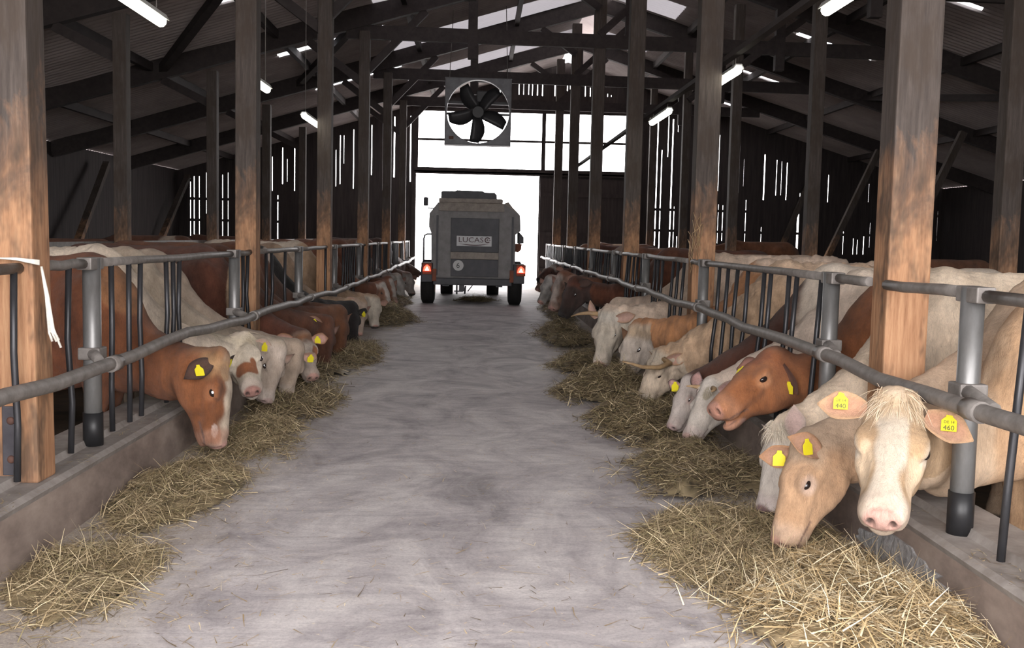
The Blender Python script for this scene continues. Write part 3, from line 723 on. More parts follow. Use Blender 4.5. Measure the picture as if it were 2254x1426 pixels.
    def put(mask, c):
        nonlocal col
        col = col * (1 - mask[:, None]) + A(c, float)[None] * mask[:, None]
    if sp.get('under'): put(sst(.75, .45, V[:, 2] / s + wob * 2) * .8, sp['under'])
    if sp.get('neck'): put(sst(sp.get('nx', -.05), sp.get('nx', -.05) + .12, V[:, 0] / s + wob * 3), sp['neck'])
    if sp.get('crest'): put(sst(.0, .12, V[:, 0] + wob * 3) * sst(.03, .09, V[:, 2] - (Pl[2] + (1.1 * s - Pl[2]) * np.clip(1 - V[:, 0] / max(Pl[0], .1), 0, 1)) + .09 + wob * 2), sp['crest'])
    for cc, rr, c in sp.get('patch', []):
        d = np.sqrt((((V / s - A(cc)) / A(rr)) ** 2).sum(1)); put(sst(1.08, .92, d + sn(V, 7, 5) * .12), c)
    put(hw, sp['head'])
    if sp.get('blaze'): put(hw * sst(.012, -.012, np.abs(U[:, 1]) - (sp['blaze'][1] + .03 * sst(.3, .45, U[:, 0])) + wob2) * sst(-.12, -.08, U[:, 2]), sp['blaze'][0])
    if sp.get('poll'): put(hw * sst(.13, .02, U[:, 0] + wob2 * 2) * sst(-.15, -.07, U[:, 2]), sp['poll'])
    for cc, rr, c in sp.get('hpatch', []):
        d = np.sqrt((((U - A(cc)) / A(rr)) ** 2).sum(1)); put(hw * sst(1.12, .88, d + sn(U, 20, 6) * .15), c)
    for q in (-1, 1):
        d = np.sqrt((((U - A((.2, q * .125, -.064))) / A((.058, .05, .046))) ** 2).sum(1)); put(hw * sst(1.2, .6, d) * .75, sp.get('eyering', sp['head']))
    lips = hw * sst(.40, .455, U[:, 0] + wob2); put(lips * .7, sp.get('lips', sp['head']))
    d = np.sqrt((((U - A((.51, 0, -.06))) / A((.05, .066, .056))) ** 2).sum(1)); put(hw * sst(1.15, .9, d), sp.get('nose', (.5, .27, .22)))
    for q in (-1, 1):
        d = np.sqrt((((U - A((.517, q * .038, -.06))) / A((.02, .015, .021))) ** 2).sum(1)); put(hw * sst(1.1, .75, d), A(sp.get('nose', (.5, .27, .22))) * .22)
    mz = np.where(U[:, 0] > .45, -.125, -.125 - (.45 - U[:, 0]) * .28)
    put(hw * (U[:, 0] > .36) * sst(.009, .004, np.abs(U[:, 2] - mz)) * .8, A(sp.get('nose', (.5, .27, .22))) * .35)
    hoof = sst(.085, .06, V[:, 2] / s); put(hoof, (.06, .05, .045))
    mot = sp.get('mott', .12); col *= (1 + mot * sn(V, 11, 3) + mot * .8 * sn(V, 38, 4))[:, None]
    # coat relief
    me = npmesh('cow_body', V, Q, np.clip(col, .004, .95))
    if vox < .02:
        nr = np.zeros(len(V) * 3, np.float32); me.vertices.foreach_get('normal', nr); nr = nr.reshape(-1, 3)
        amp = sp.get('curl', .0025); V = V + nr * (amp * sn(V, 30, 7) * (1 - .75 * sst(.15, .35, U[:, 0]) * hw))[:, None]
        me.vertices.foreach_set('co', V.astype(np.float32).ravel()); me.update()
    wv = V @ Rb.T + O; near = (np.abs(wv[:, 0]) > 1.95) & (np.abs(wv[:, 0]) < 2.45) & (wv[:, 2] > .2) & (wv[:, 2] < 1.5)
    if abs(wx) < 3.2: hides[1 if wx > 0 else -1].append(wv[near])
    root = empty(name, O.tolist(), hd); tag(root, label, 'cow', group)
    link('body', me, M['coat'], root, True)
    def mat4(R, p): m_ = Matrix(R.tolist()).to_4x4(); m_.translation = Vector(p.tolist()); return m_
    # ears, horns, eyes
    for i, q in enumerate((1, -1)):       # 1 = the animal's left
        if ears[i] == 'none': continue
        ax, nz, *ex = ears[i] if ears[i] else ((-.2, q * .95, -.22), (.55, 0, .8))
        if ex and ex[0]: ax, nz = Rh.T @ Rb.T @ A(ax, float), Rh.T @ Rb.T @ A(nz, float)      # directions given in the barn
        Re = Rh @ frame3(ax, nz)
        vv, ff, cc = ear_mesh(.2 * min(hs, 1.06), .062 * min(hs, 1.06), ex[1] if len(ex) > 1 else sp.get('earin', (.5, .3, .24)), sp.get('ear', sp['head']))
        o = link('ear', npmesh('ear', vv, ff, cc), M['coat'], root, True); o.matrix_local = mat4(Re, H((.025, q * .105, -.07)))
        if tags[i]:
            t = tags[i] if isinstance(tags[i], tuple) else (.5, 0.)
            bm = bmesh.new(); w = .031
            bmesh.ops.translate(bm, vec=(0, 0, 0), verts=[])
            prism(bm, [(-w, -.048), (w, -.048), (w, .0), (w * .45, .016), (w * .35, .03), (-w * .35, .03), (-w * .45, .016), (-w, .0)], -.0015, .0015)
            bmesh.ops.recalc_face_normals(bm, faces=bm.faces)
            tme = bpy.data.meshes.new('ear_tag'); bm.to_mesh(tme); bm.free()
            if digits and digits[i]:
                b2 = bmesh.new(); b2.from_mesh(tme)
                for txt, sz, zz in ((digits[i][1], .03, -.034), (digits[i][0], .017, -.008)):
                    tm = text_mesh(txt, sz, .0006); tm.transform(Matrix.Translation((0, -.002, zz)) @ Matrix.Rotation(PI / 2, 4, 'X'))
                    n0 = len(b2.faces); b2.from_mesh(tm); b2.faces.ensure_lookup_table()
                    for fc in b2.faces[n0:]: fc.material_index = 1
                    bpy.data.meshes.remove(tm)
                b2.to_mesh(tme); b2.free()
            o2 = link('ear_tag', tme, [M['tag'], M['ink']], o)
            # stands on the inner face, neck of the tag upward
            Rw = Rb @ Re; up = np.array([0, 0, 1.0]); nz_ = Rw[:, 2]; up = up - nz_ * up.dot(nz_)
            if np.linalg.norm(up) < .2: up = Rw[:, 0]
            up /= np.linalg.norm(up); yv = -nz_; xv = np.cross(yv, up); RT = Rw.T @ np.stack([xv, yv, up], 1)
            off = np.array([.2 * min(hs, 1.06) * t[0], 0, .012]) + Rw.T @ (up * (t[1])) + np.array([0, 0, .006])
            o2.matrix_local = mat4(RT, off)
    for i, q in enumerate((1, -1)):
        if horns[i]:
            bm = bmesh.new(); pts = [(H(np.array(p)) if len(p) < 4 else tol(W(*p[:3]))).tolist() for p in horns[i][1:]]; n = len(pts); r0 = horns[i][0] * hs
            tube(bm, pts, [r0 * (1 - .8 * (k / (n - 1)) ** 1.3) for k in range(n)], 10); fin('horn', bm, M['horn'], root)
    if vox < .028:
        for q in (-1, 1):
            y = .2
            while y > .05 and f.at(H((.2, q * y, -.056))) > 0: y -= .004
            ec = H((.2, q * (y - .004), -.056))
            bm = bmesh.new(); ball(bm, (0, 0, 0), 1.0, (.027 * hs, .018 * hs, .0185 * hs), 16); o = fin('eye', bm, M['eye'], root, True); o.matrix_local = mat4(Rh @ frame3((1, 0, .25), (0, 0, 1)), ec)
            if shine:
                bm = bmesh.new(); ball(bm, (0, q * .0125 * hs, .004 * hs), .009 * hs, (1.15, .75, 1), 10); fin('eyeshine_spot', bm, M['eyeshine'], o, True)  # eyeshine painted as a pale spot on the dark eyeball
    if tuft:
        n, L, cA, cB, spread = tuft
        y = rng.normal(0, .034, n); x = rng.uniform(-.05, .05, n); P0 = np.stack([x, np.clip(y, -.075, .075), np.full(n, .004) - .9 * y * y], 1)
        Dv = np.stack([rng.normal(.75, .3, n), np.sign(y) * np.abs(rng.normal(.25, .45, n)) * spread, rng.normal(.35, .25, n)], 1); Dv /= np.linalg.norm(Dv, axis=1)[:, None]
        Ls = rng.uniform(.5, 1.1, n) * L; bend = np.stack([rng.normal(.02, .012, n), rng.normal(0, .012, n) * spread, -Ls * rng.uniform(.35, .62, n)], 1)
        t = rng.uniform(0, 1, n)[:, None]; cols = A(cA) * t + A(cB) * (1 - t)
        loc = lambda q: q * hs
        me = strand_mesh('forelock', (P0 * hs) @ Rh.T + Pl, Dv @ Rh.T, Ls * hs, np.full(n, .0035) * hs, bend * hs @ Rh.T, cols, None, 4)
        link('forelock', me, M['stalk'], root)
    if cross is not None: necks[1 if wx > 0 else -1].append(cross)
    return root

cream, white, tan = (.66, .55, .43), (.64, .58, .52), (.56, .365, .225)
beige, red, brown, dark, black = (.46, .37, .29), (.29, .105, .042), (.215, .082, .036), (.075, .029, .018), (.016, .013, .013)
pink, inr = (.56, .33, .28), (.56, .33, .26)
PB = 'cattle eating along the feed aisle'
def px(x, y, Y): return W(x, y, Y)

# right-hand row, from the camera on
make_cow('cream cow facing the camera with yellow tags in both spread ears', PB, 2.78, 4.88, 180, px(1940, 1158, 4.1), px(1974, 876, 4.42), (-.35, -.85, .6), 1.08, .0095,
         dict(body=(.56, .36, .215), neck=(.62, .46, .32), nx=.2, head=(.46, .31, .18), blaze=((.66, .57, .46), .05), poll=(.56, .43, .29), lips=(.60, .50, .41), nose=(.60, .36, .30), eyering=(.7, .61, .5), ear=(.60, .38, .22), earin=(.62, .36, .24), mott=.07, curl=.003,
              hpatch=[((.3, .09, -.08), (.1, .045, .08), (.66, .5, .34)), ((.3, -.09, -.08), (.1, .045, .08), (.66, .5, .34))]),
         ears=(((.34, .93, -.06), (.3, 0, .9)), ((-.02, -.95, .05), (.35, 0, .9))), tags=((.5, .03), (.52, .03)), cross=4.86, via=(2.35, 5.03), nsc=.84, hcrest=(.03, 0, -.13), tuft=(420, .115, (.72, .62, .48), (.52, .38, .24), .8), digits=(('DE 14', '460'), ('DE 14', '440')))
make_cow('tan cow with head down in the straw, cheek touching the cream cow', PB, 3.02, 5.51, 180, px(1722, 1202, 4.93), px(1754, 978, 5.06), (-.97, -.12, .22), 1.08, .0105,
         dict(body=tan, neck=(.52, .38, .27), head=(.54, .34, .205), poll=(.5, .36, .25), lips=(.64, .46, .34), nose=(.55, .32, .24), eyering=(.68, .5, .4), ear=(.46, .25, .13), earin=(.52, .3, .2), mott=.1, curl=.004),
         ears=(((-.75, -.35, .45), (.6, -.75, .1), True), ((-.75, .1, -.1), (.5, -.8, .1), True)), tags=((.5, 0), (.5, 0)), cross=5.3, via=(2.4, 5.25), nsc=.8)
make_cow('whitish cow half hidden behind the tan cow, one ear upright', PB, 2.75, 6.14, -180, px(1688, 1130, 5.6), px(1708, 940, 5.72), (-.92, -.3, .3), 1.1, .0115,
         dict(body=(.68, .56, .43), neck=(.68, .55, .42), head=white, poll=(.58, .5, .4), lips=(.5, .42, .4), nose=(.22, .13, .13), ear=(.5, .4, .34), earin=(.6, .44, .4), mott=.08, curl=.006),
         ears=(((-.6, .45, .55), (.6, .6, .2)), None), cross=5.98, via=(2.3, 5.92), tuft=(300, .12, (.72, .65, .55), (.5, .42, .32), 1.4))
make_cow('red-brown cow with raised head and open pink mouth', PB, 2.72, 6.78, 180, px(1574, 912, 6.45), px(1690, 778, 6.7), (-.62, -.12, .75), 1.04, .0105,
         dict(body=(.22, .082, .036), neck=(.21, .078, .032), head=(.31, .118, .046), poll=(.30, .105, .04), lips=(.42, .2, .11), nose=(.50, .25, .18), eyering=(.5, .24, .12), ear=(.14, .055, .03), earin=(.45, .22, .17), mott=.14, curl=.002,
              hpatch=[((.08, .0, .0), (.12, .06, .06), (.26, .085, .032)), ((.455, 0, -.2), (.075, .075, .045), (.5, .3, .25))]),
         ears=(((.3, -.35, -.8), (-.75, -.6, -.1), True, (.13, .055, .035)), ((.1, -.95, .15), (.4, 0, .9))), tags=((.6, -.02), (.55, -.035)), cross=6.8, open_mouth=True)
make_cow('white-faced cow with stubby brown horns before the red-brown muzzle', PB, 2.75, 7.42, 180, px(1517, 968, 7.2), px(1556, 846, 7.35), (-.85, -.42, .3), 1.06, .0115,
         dict(body=(.68, .57, .47), neck=(.66, .54, .45), head=(.62, .56, .5), poll=(.55, .5, .45), lips=(.66, .54, .5), nose=(.62, .42, .38), eyering=(.62, .4, .34), ear=(.4, .3, .25), earin=(.5, .3, .28), mott=.1, curl=.006,
              patch=[((-.9, .25, .95), (.18, .2, .16), dark)], hpatch=[((.1, .06, -.03), (.07, .045, .06), (.38, .33, .25)), ((.06, .13, -.12), (.05, .04, .06), (.2, .15, .13))]),
         ears=(((-.55, .8, -.35), (.4, .5, .5)), None), horns=((.024, (.03, .075, -.02), (.05, .13, 0), (.085, .165, .03), (.11, .17, .05)), (.022, (.02, -.075, -.02), (.02, -.13, 0), (.03, -.17, .03), (.05, -.185, .06))), shine=True, cross=7.52, tuft=(220, .09, (.7, .65, .6), (.5, .45, .4), 1.5))
make_cow('pinkish white cow with dark-lined ear and dark brown neck', PB, 2.75, 8.06, 180, px(1480, 945, 7.8), px(1508, 838, 7.95), (-.88, -.35, .3), 1.08, .0125,
         dict(body=(.66, .57, .48), neck=dark, nx=.12, head=(.58, .51, .47), lips=(.6, .5, .46), nose=(.56, .4, .38), eyering=(.6, .44, .4), ear=(.035, .02, .018), earin=(.66, .4, .37), mott=.1,
              patch=[((-.45, .25, 1.05), (.12, .2, .12), dark), ((-.2, .3, 1.0), (.07, .2, .08), dark)]),
         ears=(((-.3, .8, .62), (.6, .45, .3)), ((-.1, -.8, .5), (.4, -.2, .8))), tags=(0, (.4, 0)), shine=True, cross=8.12, slim=.82)
make_cow('curly sand-coloured cow with one long curved horn', PB, 2.78, 9.42, 180, px(1410, 893, 9.55), px(1446, 778, 9.65), (-.88, -.38, .3), 1.08, .0135,
         dict(body=(.62, .45, .32), neck=(.56, .39, .26), head=(.6, .49, .38), poll=(.6, .52, .42), lips=white, nose=pink, ear=(.42, .26, .15), mott=.16, curl=.011),
         horns=((.03, (.03, .06, -.03), (1474, 800, 9.5, 0), (1450, 809, 9.38, 0), (1415, 808, 9.3, 0), (1388, 800, 9.27, 0), (1370, 796, 9.26, 0)), None), cross=9.65, ears=(((-.4, .8, -.4), (.5, .4, .5)), None), tuft=(160, .09, (.7, .62, .5), (.5, .4, .3), 1.5))
make_cow('pale cow with rusty ears behind the curved horn', PB, 2.78, 10.1, 180, px(1368, 840, 10.6), px(1392, 722, 10.75), (-.8, -.5, .35), 1.08, .0145,
         dict(body=(.6, .46, .36), neck=(.46, .22, .1), head=(.52, .45, .39), poll=(.5, .38, .27), lips=white, nose=pink, ear=(.3, .14, .06), earin=(.4, .2, .1), mott=.14, curl=.008), shine=True, cross=10.55, via=(2.45, 9.7), nsc=.85)
make_cow('shaggy cream cow with a straight horn pointing into the aisle', PB, 2.75, 11.75, 178, px(1322, 806, 11.5), px(1330, 690, 11.6), (-.55, -.75, .35), 1.1, .0145,
         dict(body=(.64, .5, .4), neck=(.62, .49, .39), head=(.6, .53, .44), poll=(.58, .53, .46), lips=(.62, .54, .46), nose=pink, ear=(.45, .28, .18), earin=(.55, .36, .3), mott=.12, curl=.01),
         horns=(None, (.024, (.0, -.08, -.02), (.0, -.17, .02), (.02, -.26, .05), (.05, -.34, .06))), shine=True, cross=11.75, ears=(None, ((-.7, -.35, .5), (.6, -.2, .6))))
make_cow('cream cow feeding in the shade behind the straight horn', PB, 2.75, 12.7, 180, px(1338, 775, 13.2), px(1349, 672, 13.3), (-.8, -.5, .3), 1.1, .02,
         dict(body=(.62, .48, .38), head=(.6, .5, .4), mott=.1, nose=pink), cross=13.1, via=(2.35, 12.65))
make_cow('dark brown cow, black about the face, deep in the right row', PB, 2.78, 15.15, 180, px(1238, 697, 15.3), px(1258, 618, 15.5), (-.8, -.5, .35), 1.12, .018,
         dict(body=(.1, .036, .02), neck=(.1, .036, .02), head=(.05, .03, .026), poll=(.12, .045, .03), lips=(.03, .022, .02), nose=(.05, .04, .04), earin=(.1, .06, .05), mott=.2), shine=True, cross=15.4, via=(2.3, 15.2))
make_cow('brown cow with a pale face beside the black-faced one', PB, 2.75, 18.0, 178, px(1216, 683, 17.6), px(1233, 606, 17.8), (-.7, -.6, .35), 1.1, .02,
         dict(body=(.2, .085, .05), head=(.35, .22, .17), blaze=((.5, .42, .38), .06), mott=.2, nose=pink), cross=17.9)
make_cow('grey-white faced cow far down the right row', PB, 2.78, 20.25, 180, px(1190, 668, 20.6), px(1206, 612, 20.8), (-.6, -.7, .35), 1.1, .022,
         dict(body=(.3, .22, .18), head=(.42, .4, .38), mott=.2, nose=pink, ear=(.03, .02, .02)), shine=True, cross=20.7, via=(2.4, 20.1))
make_cow('dark cow with black muzzle pointing at the open doorway, right row', PB, 2.75, 24.0, 176, px(1184, 618, 23.6), px(1216, 585, 23.9), (-.4, -.2, .85), 1.1, .024,
         dict(body=(.12, .05, .035), head=(.09, .04, .03), poll=(.4, .36, .32), mott=.2, nose=black), cross=23.8)
make_cow('farthest red cow of the right row beside the door frame', PB, 2.75, 27.0, 176, px(1183, 640, 26.6), px(1199, 596, 26.8), (-.6, -.6, .4), 1.1, .026,
         dict(body=(.22, .1, .06), head=(.3, .2, .15), mott=.2, nose=pink), cross=26.8)

# left-hand row
make_cow('big red-brown cow with white blaze nosing the hay by the left kerb', PB, -2.62, 7.2, 0, px(476, 985, 6.95), px(497, 790, 7.05), (.97, .0, .12), 1.06, .0105,
         dict(body=(.15, .052, .024), neck=(.18, .066, .029), head=(.23, .085, .034), blaze=((.55, .45, .35), .054), poll=(.45, .27, .14), lips=(.36, .19, .13), nose=(.42, .24, .2), eyering=(.36, .15, .07), ear=(.035, .018, .014), earin=(.1, .05, .035), mott=.13, curl=.003,
              crest=(.28, .13, .06), hpatch=[((.42, -.08, -.06), (.04, .03, .02), (.55, .42, .36)), ((.09, -.05, .0), (.05, .035, .04), (.36, .22, .12))]),
         ears=(((-.2, .85, .3), (.5, 0, .8)), ((-.5, -.75, -.35), (.1, -.9, .1), True, (.1, .05, .035))), tags=((.5, 0), (.5, 0)), shine=True, cross=7.3, hcrest=(.03, 0, -.11))
make_cow('cream cow with white brow, rusty nose bridge and pink muzzle', PB, -2.8, 7.81, 0, px(556, 868, 8.05), px(531, 742, 8.34), (.22, -.93, .33), 1.1, .0105,
         dict(body=(.66, .56, .46), neck=(.64, .54, .44), head=(.60, .52, .42), poll=(.58, .5, .38), lips=(.62, .52, .46), nose=(.52, .28, .24), eyering=(.62, .55, .48), ear=(.5, .38, .27), mott=.1, curl=.007,
              hpatch=[((.32, .0, -.03), (.055, .1, .07), (.30, .11, .045)), ((.27, .05, -.03), (.06, .03, .05), (.30, .11, .045))]),
         shine=True, cross=8.3, hcrest=(.02, 0, -.12), ears=('none', ((-.35, -.8, -.3), (.5, -.3, .6))), tuft=(260, .08, (.7, .62, .5), (.5, .42, .3), 1.6))
make_cow('grey-beige cow with a big pink tagged ear, looking down', PB, -2.8, 8.45, 0, px(583, 886, 8.85), px(622, 770, 9.0), (.86, -.42, .3), 1.08, .0115,
         dict(body=beige, neck=(.46, .38, .30), head=(.44, .36, .30), poll=(.5, .42, .36), lips=(.55, .47, .42), nose=(.46, .33, .3), ear=(.5, .38, .3), earin=(.66, .45, .36), mott=.1, curl=.005),
         ears=(None, ((-.5, -.72, .42), (.35, -.85, .2), True)), tags=(0, (.42, 0)), shine=True, cross=8.75, slim=.69)
make_cow('beige cow behind the big pink ear, muzzle just above the hay', PB, -2.8, 9.09, 0, px(630, 872, 9.45), px(660, 768, 9.6), (.8, -.52, .3), 1.06, .0125,
         dict(body=(.42, .33, .26), head=(.42, .33, .26), lips=(.5, .42, .36), nose=(.4, .28, .26), ear=(.45, .3, .22), earin=(.55, .34, .28), mott=.12), ears=(((-.1, .9, .2), (.5, 0, .8)), ((-.1, -.9, -.2), (.5, -.4, .6))), tags=((.5, 0), (.5, 0)), cross=9.45, slim=.8, via=(-2.4, 8.85))
make_cow('dark brown cow with brown and white face, pink ear held out', PB, -2.8, 10.74, 0, px(688, 835, 10.25), px(668, 735, 10.5), (.5, -.8, .33), 1.08, .0125,
         dict(body=(.10, .04, .026), neck=(.12, .045, .028), head=(.5, .42, .36), poll=(.26, .12, .06), lips=(.5, .4, .34), nose=pink, ear=(.3, .14, .06), earin=(.6, .36, .3), mott=.15,
              patch=[((.32, .0, .98), (.07, .4, .5), (.5, .36, .24))], hpatch=[((.22, .07, -.05), (.09, .05, .07), (.26, .1, .045)), ((.2, -.11, -.08), (.09, .05, .08), (.26, .1, .045))]),
         ears=(((-.1, .95, .05), (.45, 0, .85)), ((-.1, -.95, -.05), (.45, 0, .85))), tags=((.3, 0), 0), shine=True, cross=10.6)
make_cow('brown cow between the white-faced one and the black one, head deep in hay', PB, -2.8, 11.39, 0, px(714, 810, 11.8), px(729, 712, 11.95), (.85, -.45, .3), 1.08, .014,
         dict(body=(.11, .042, .022), head=(.10, .042, .025), nose=(.2, .12, .1), ear=(.2, .1, .05), mott=.15), shine=True, cross=11.8, tags=(0, (.5, 0)))
make_cow('brown cow with reddish ear, right behind the pair of shining eyes', PB, -2.8, 12.08, 0, px(749, 790, 12.9), px(757, 690, 13.0), (.85, -.45, .3), 1.1, .0145,
         dict(body=(.125, .047, .022), crest=(.18, .075, .035), head=(.12, .05, .025), nose=(.2, .12, .1), ear=(.3, .13, .07), earin=(.42, .22, .16), mott=.15), shine=True, cross=12.7, via=(-2.45, 11.9), nsc=.85)
make_cow('chestnut cow shouldering between the brown and the black cow', PB, -2.8, 12.74, 0, px(736, 775, 13.4), px(752, 688, 13.55), (.85, -.45, .3), 1.08, .018,
         dict(body=(.13, .05, .024), head=(.12, .05, .025), nose=(.2, .12, .1), mott=.15), cross=13.5, via=(-2.4, 13.12), nsc=.86)
make_cow('black cow with a white shoulder stripe and yellow tag', PB, -2.8, 13.4, 0, px(778, 756, 14.5), px(781, 676, 14.65), (.75, -.6, .3), 1.06, .015,
         dict(body=black, neck=black, head=black, nose=(.06, .05, .05), ear=black, earin=(.03, .025, .025), mott=.2, patch=[((.12, 0, .95), (.06, .5, .6), (.5, .42, .37))]),
         ears=(((-.1, .95, .1), (.5, 0, .8)), None), tags=((.55, -.02), 0), cross=14.35)
make_cow('beige cow with narrow face just beyond the black cow', PB, -2.8, 14.3, 0, px(788, 738, 15.0), px(803, 668, 15.15), (.85, -.45, .3), 1.08, .017,
         dict(body=(.3, .2, .14), neck=(.42, .29, .2), head=(.42, .33, .27), nose=pink, mott=.12), shine=True, cross=15.2, via=(-2.45, 14.5), nsc=.85)
make_cow('creamy white cow with its whole face turned to the aisle', PB, -2.8, 16.2, 0, px(825, 722, 16.8), px(827, 658, 16.95), (.45, -.82, .3), 1.1, .016,
         dict(body=(.55, .46, .38), neck=(.44, .3, .2), head=(.58, .52, .44), lips=(.56, .5, .44), nose=pink, ear=(.42, .26, .18), mott=.1, curl=.006), shine=True, cross=16.5)
make_cow('brown cow with white forehead and pink nose, far left row', PB, -2.8, 18.6, 0, px(858, 677, 19.2), px(845, 625, 19.35), (.8, -.45, .4), 1.1, .018,
         dict(body=(.2, .08, .045), neck=(.19, .075, .042), head=(.3, .16, .11), blaze=((.55, .5, .46), .07), poll=(.5, .46, .42), nose=pink, mott=.12), tags=(0, 1), cross=18.9)
make_cow('red cow with white cheek, far left row', PB, -2.8, 21.2, 0, px(869, 668, 21.6), px(860, 615, 21.8), (.7, -.6, .4), 1.1, .02,
         dict(body=(.18, .07, .04), head=(.3, .15, .1), blaze=((.5, .46, .42), .05), nose=pink, mott=.12), shine=True, cross=21.4)
make_cow('curly grey-white cow near the end of the left row', PB, -2.8, 23.6, 0, px(888, 660, 24.0), px(878, 608, 24.2), (.6, -.7, .4), 1.1, .02,
         dict(body=(.24, .13, .09), neck=(.4, .34, .3), head=(.46, .44, .41), nose=pink, mott=.15, curl=.01), shine=True, cross=23.8)
make_cow('pale cow with shining eyes under the raised dark head', PB, -2.8, 26.2, 0, px(908, 650, 26.6), px(901, 605, 26.8), (.5, -.75, .4), 1.1, .022,
         dict(body=(.2, .1, .07), head=(.42, .38, .35), nose=pink, ear=(.1, .06, .05), mott=.15), shine=True, cross=26.4)
make_cow('dark cow with raised head in profile against the bright doorway', PB, -2.75, 28.7, 0, px(926, 604, 29.4), px(892, 578, 29.6), (.45, -.1, .9), 1.12, .022,
         dict(body=(.09, .05, .04), head=(.11, .065, .05), nose=(.06, .04, .04), ear=(.2, .16, .14), mott=.15), ears=(((-.2, .95, .2), (.3, 0, .9)), ((-.2, -.95, .2), (.3, 0, .9))), cross=29.4, via=(-2.4, 28.55))

# cattle lying or standing deeper in the pens
def pen_cow(label, x, y, hd, s, base, sp, dz=-.02):
    h = math.radians(hd); d = np.array([math.cos(h), math.sin(h), 0]); P0 = np.array([x, y, base]) + d * .78 * s + np.array([0, 0, 1.08 * s + dz]); M0 = P0 + d * .40 * s + np.array([0, 0, -.36 * s])
    make_cow(label, 'cattle standing deeper in the pens', x, y, hd, M0, P0, d * .7 + np.array([0, 0, .7]), s, .028, sp, base=base)
pen_cow('brown cow standing sideways in the right pen left of the bright wall gap', 6.9, 28.2, 180, 1.24, .0, dict(body=(.2, .085, .045), head=(.2, .085, .045), mott=.12))
pen_cow('brown cow in the right pen before the slitted gable boards', 3.5, 29.9, 180, 1.12, .0, dict(body=(.19, .08, .045), head=(.2, .1, .06), mott=.12, patch=[((-.4, 0, 1.1), (.2, .4, .3), (.4, .27, .17))]))
pen_cow('cream-backed cow far in the right pen behind the fourth kerb post', 3.6, 32.9, 90, 1.16, .0, dict(body=(.42, .3, .22), head=(.3, .18, .12), mott=.12))
pen_cow('brown cow in the dark of the right pen behind the massive post', 6.85, 16.6, 180, 1.06, .0, dict(body=(.2, .09, .05), head=(.2, .09, .05), mott=.12))
pen_cow('rusty cow behind the shoulders of the front-facing cow', 4.74, 8.2, 90, .98, .0, dict(body=(.3, .13, .07), head=(.3, .13, .07), mott=.12, patch=[((.0, 0, 1.25), (.35, .3, .15), (.6, .48, .38))]))
pen_cow('brown cow standing across the left pen behind the cream back', -7.0, 16.2, 180, 1.08, .0, dict(body=(.18, .075, .042), head=(.18, .075, .042), mott=.12))
pen_cow('dark brown cow across the left pen near the second kerb post', -7.05, 20.8, 180, 1.08, .05, dict(body=(.15, .065, .04), head=(.16, .07, .04), mott=.12, patch=[((-.9, 0, 1.1), (.2, .3, .2), (.5, .4, .32))]))
pen_cow('brown cow far in the left pen behind the dark row', -7.0, 26.2, 180, 1.08, .05, dict(body=(.14, .06, .04), head=(.14, .06, .04), mott=.12))
build_fence()
# ================================================================ feed mixer wagon
G_ = simple('dusty_grey_paint', (0.30, 0.285, 0.28), (0.19, 0.18, 0.18), 6, 0.6)
GD = simple('dark_grey_paint', (0.10, 0.10, 0.11), (0.065, 0.065, 0.072), 5, 0.55)
OR = simple('faded_orange_paint', (0.32, 0.09, 0.035), (0.17, 0.05, 0.025), 7, 0.6)
BU = simple('dusty_top_paint', (0.42, 0.37, 0.32), (0.25, 0.22, 0.2), 9, 0.75)
PL = simple('pale_sign_plate', (0.7, 0.7, 0.71), (0.6, 0.6, 0.61), 12, 0.5)
MR = flat('maroon_lettering', (0.07, 0.022, 0.028), 0.5)
TY = simple('black_tyre', (0.02, 0.019, 0.018), (0.012, 0.012, 0.012), 30, 0.85, bmp=.3)
DW = flat('white_disc', (0.6, 0.6, 0.6), 0.5)
k_ = .002306
def cx(c): return (c - 780) * k_ + .0
def cz(c): return (1300 - c) * k_
tr = empty('feed_mixer_wagon', (-.03, 23.65, 0)); tag(tr, 'grey self-propelled feed mixer wagon seen from behind in the doorway, red tail lamps lit', 'feed mixer')
def tp(name, mat, fn, parent=None):
    bm = bmesh.new(); fn(bm); return fin(name, bm, mat, parent or tr)
hopper = [(300, 410), (385, 300), (1030, 300), (1190, 410), (1198, 565), (1150, 600), (1150, 1040), (330, 1040), (320, 600), (298, 540)]
tp('hopper', G_, lambda b: prism(b, [(cx(x), cz(z)) for x, z in hopper], .12, 5.2))
tp('rear_wall', G_, lambda b: prism(b, [(cx(x), cz(z)) for x, z in [(350, 425), (395, 385), (1110, 385), (1130, 430), (1125, 1030), (345, 1030)]], .04, .13))
for c0, c1 in ((372, 392), (1108, 1128)): tp('rear_rib', GD, lambda b: bbox(b, (cx((c0 + c1) / 2), .02, cz(720)), (.045, .06, 1.35)))
tp('top_panel', BU, lambda b: prism(b, [(cx(x), cz(z)) for x, z in [(392, 382), (400, 300), (1025, 300), (1035, 382)]], .02, .12))
tp('top_edge', BU, lambda b: bbox(b, (cx(705), .06, cz(281)), (cx(1015) - cx(390), .22, .1), bev=.03))
tp('cab_roof', GD, lambda b: prism(b, [(cx(x), cz(z)) for x, z in [(400, 245), (402, 185), (420, 176), (540, 176), (560, 166), (820, 170), (840, 182), (940, 184), (960, 205), (965, 250)]], .8, 5.9))
tp('rear_hatch', GD, lambda b: bbox(b, (cx(750), .01, cz(615)), (cx(985) - cx(515), .06, cz(450) - cz(780)), bev=.01))
tp('cross_band', BU, lambda b: bbox(b, (cx(750), .0, cz(815)), (cx(985) - cx(515), .1, cz(782) - cz(850)), bev=.012))
tp('lower_hatch', GD, lambda b: bbox(b, (cx(752), .01, cz(935)), (cx(985) - cx(520), .06, cz(852) - cz(1020)), bev=.01))
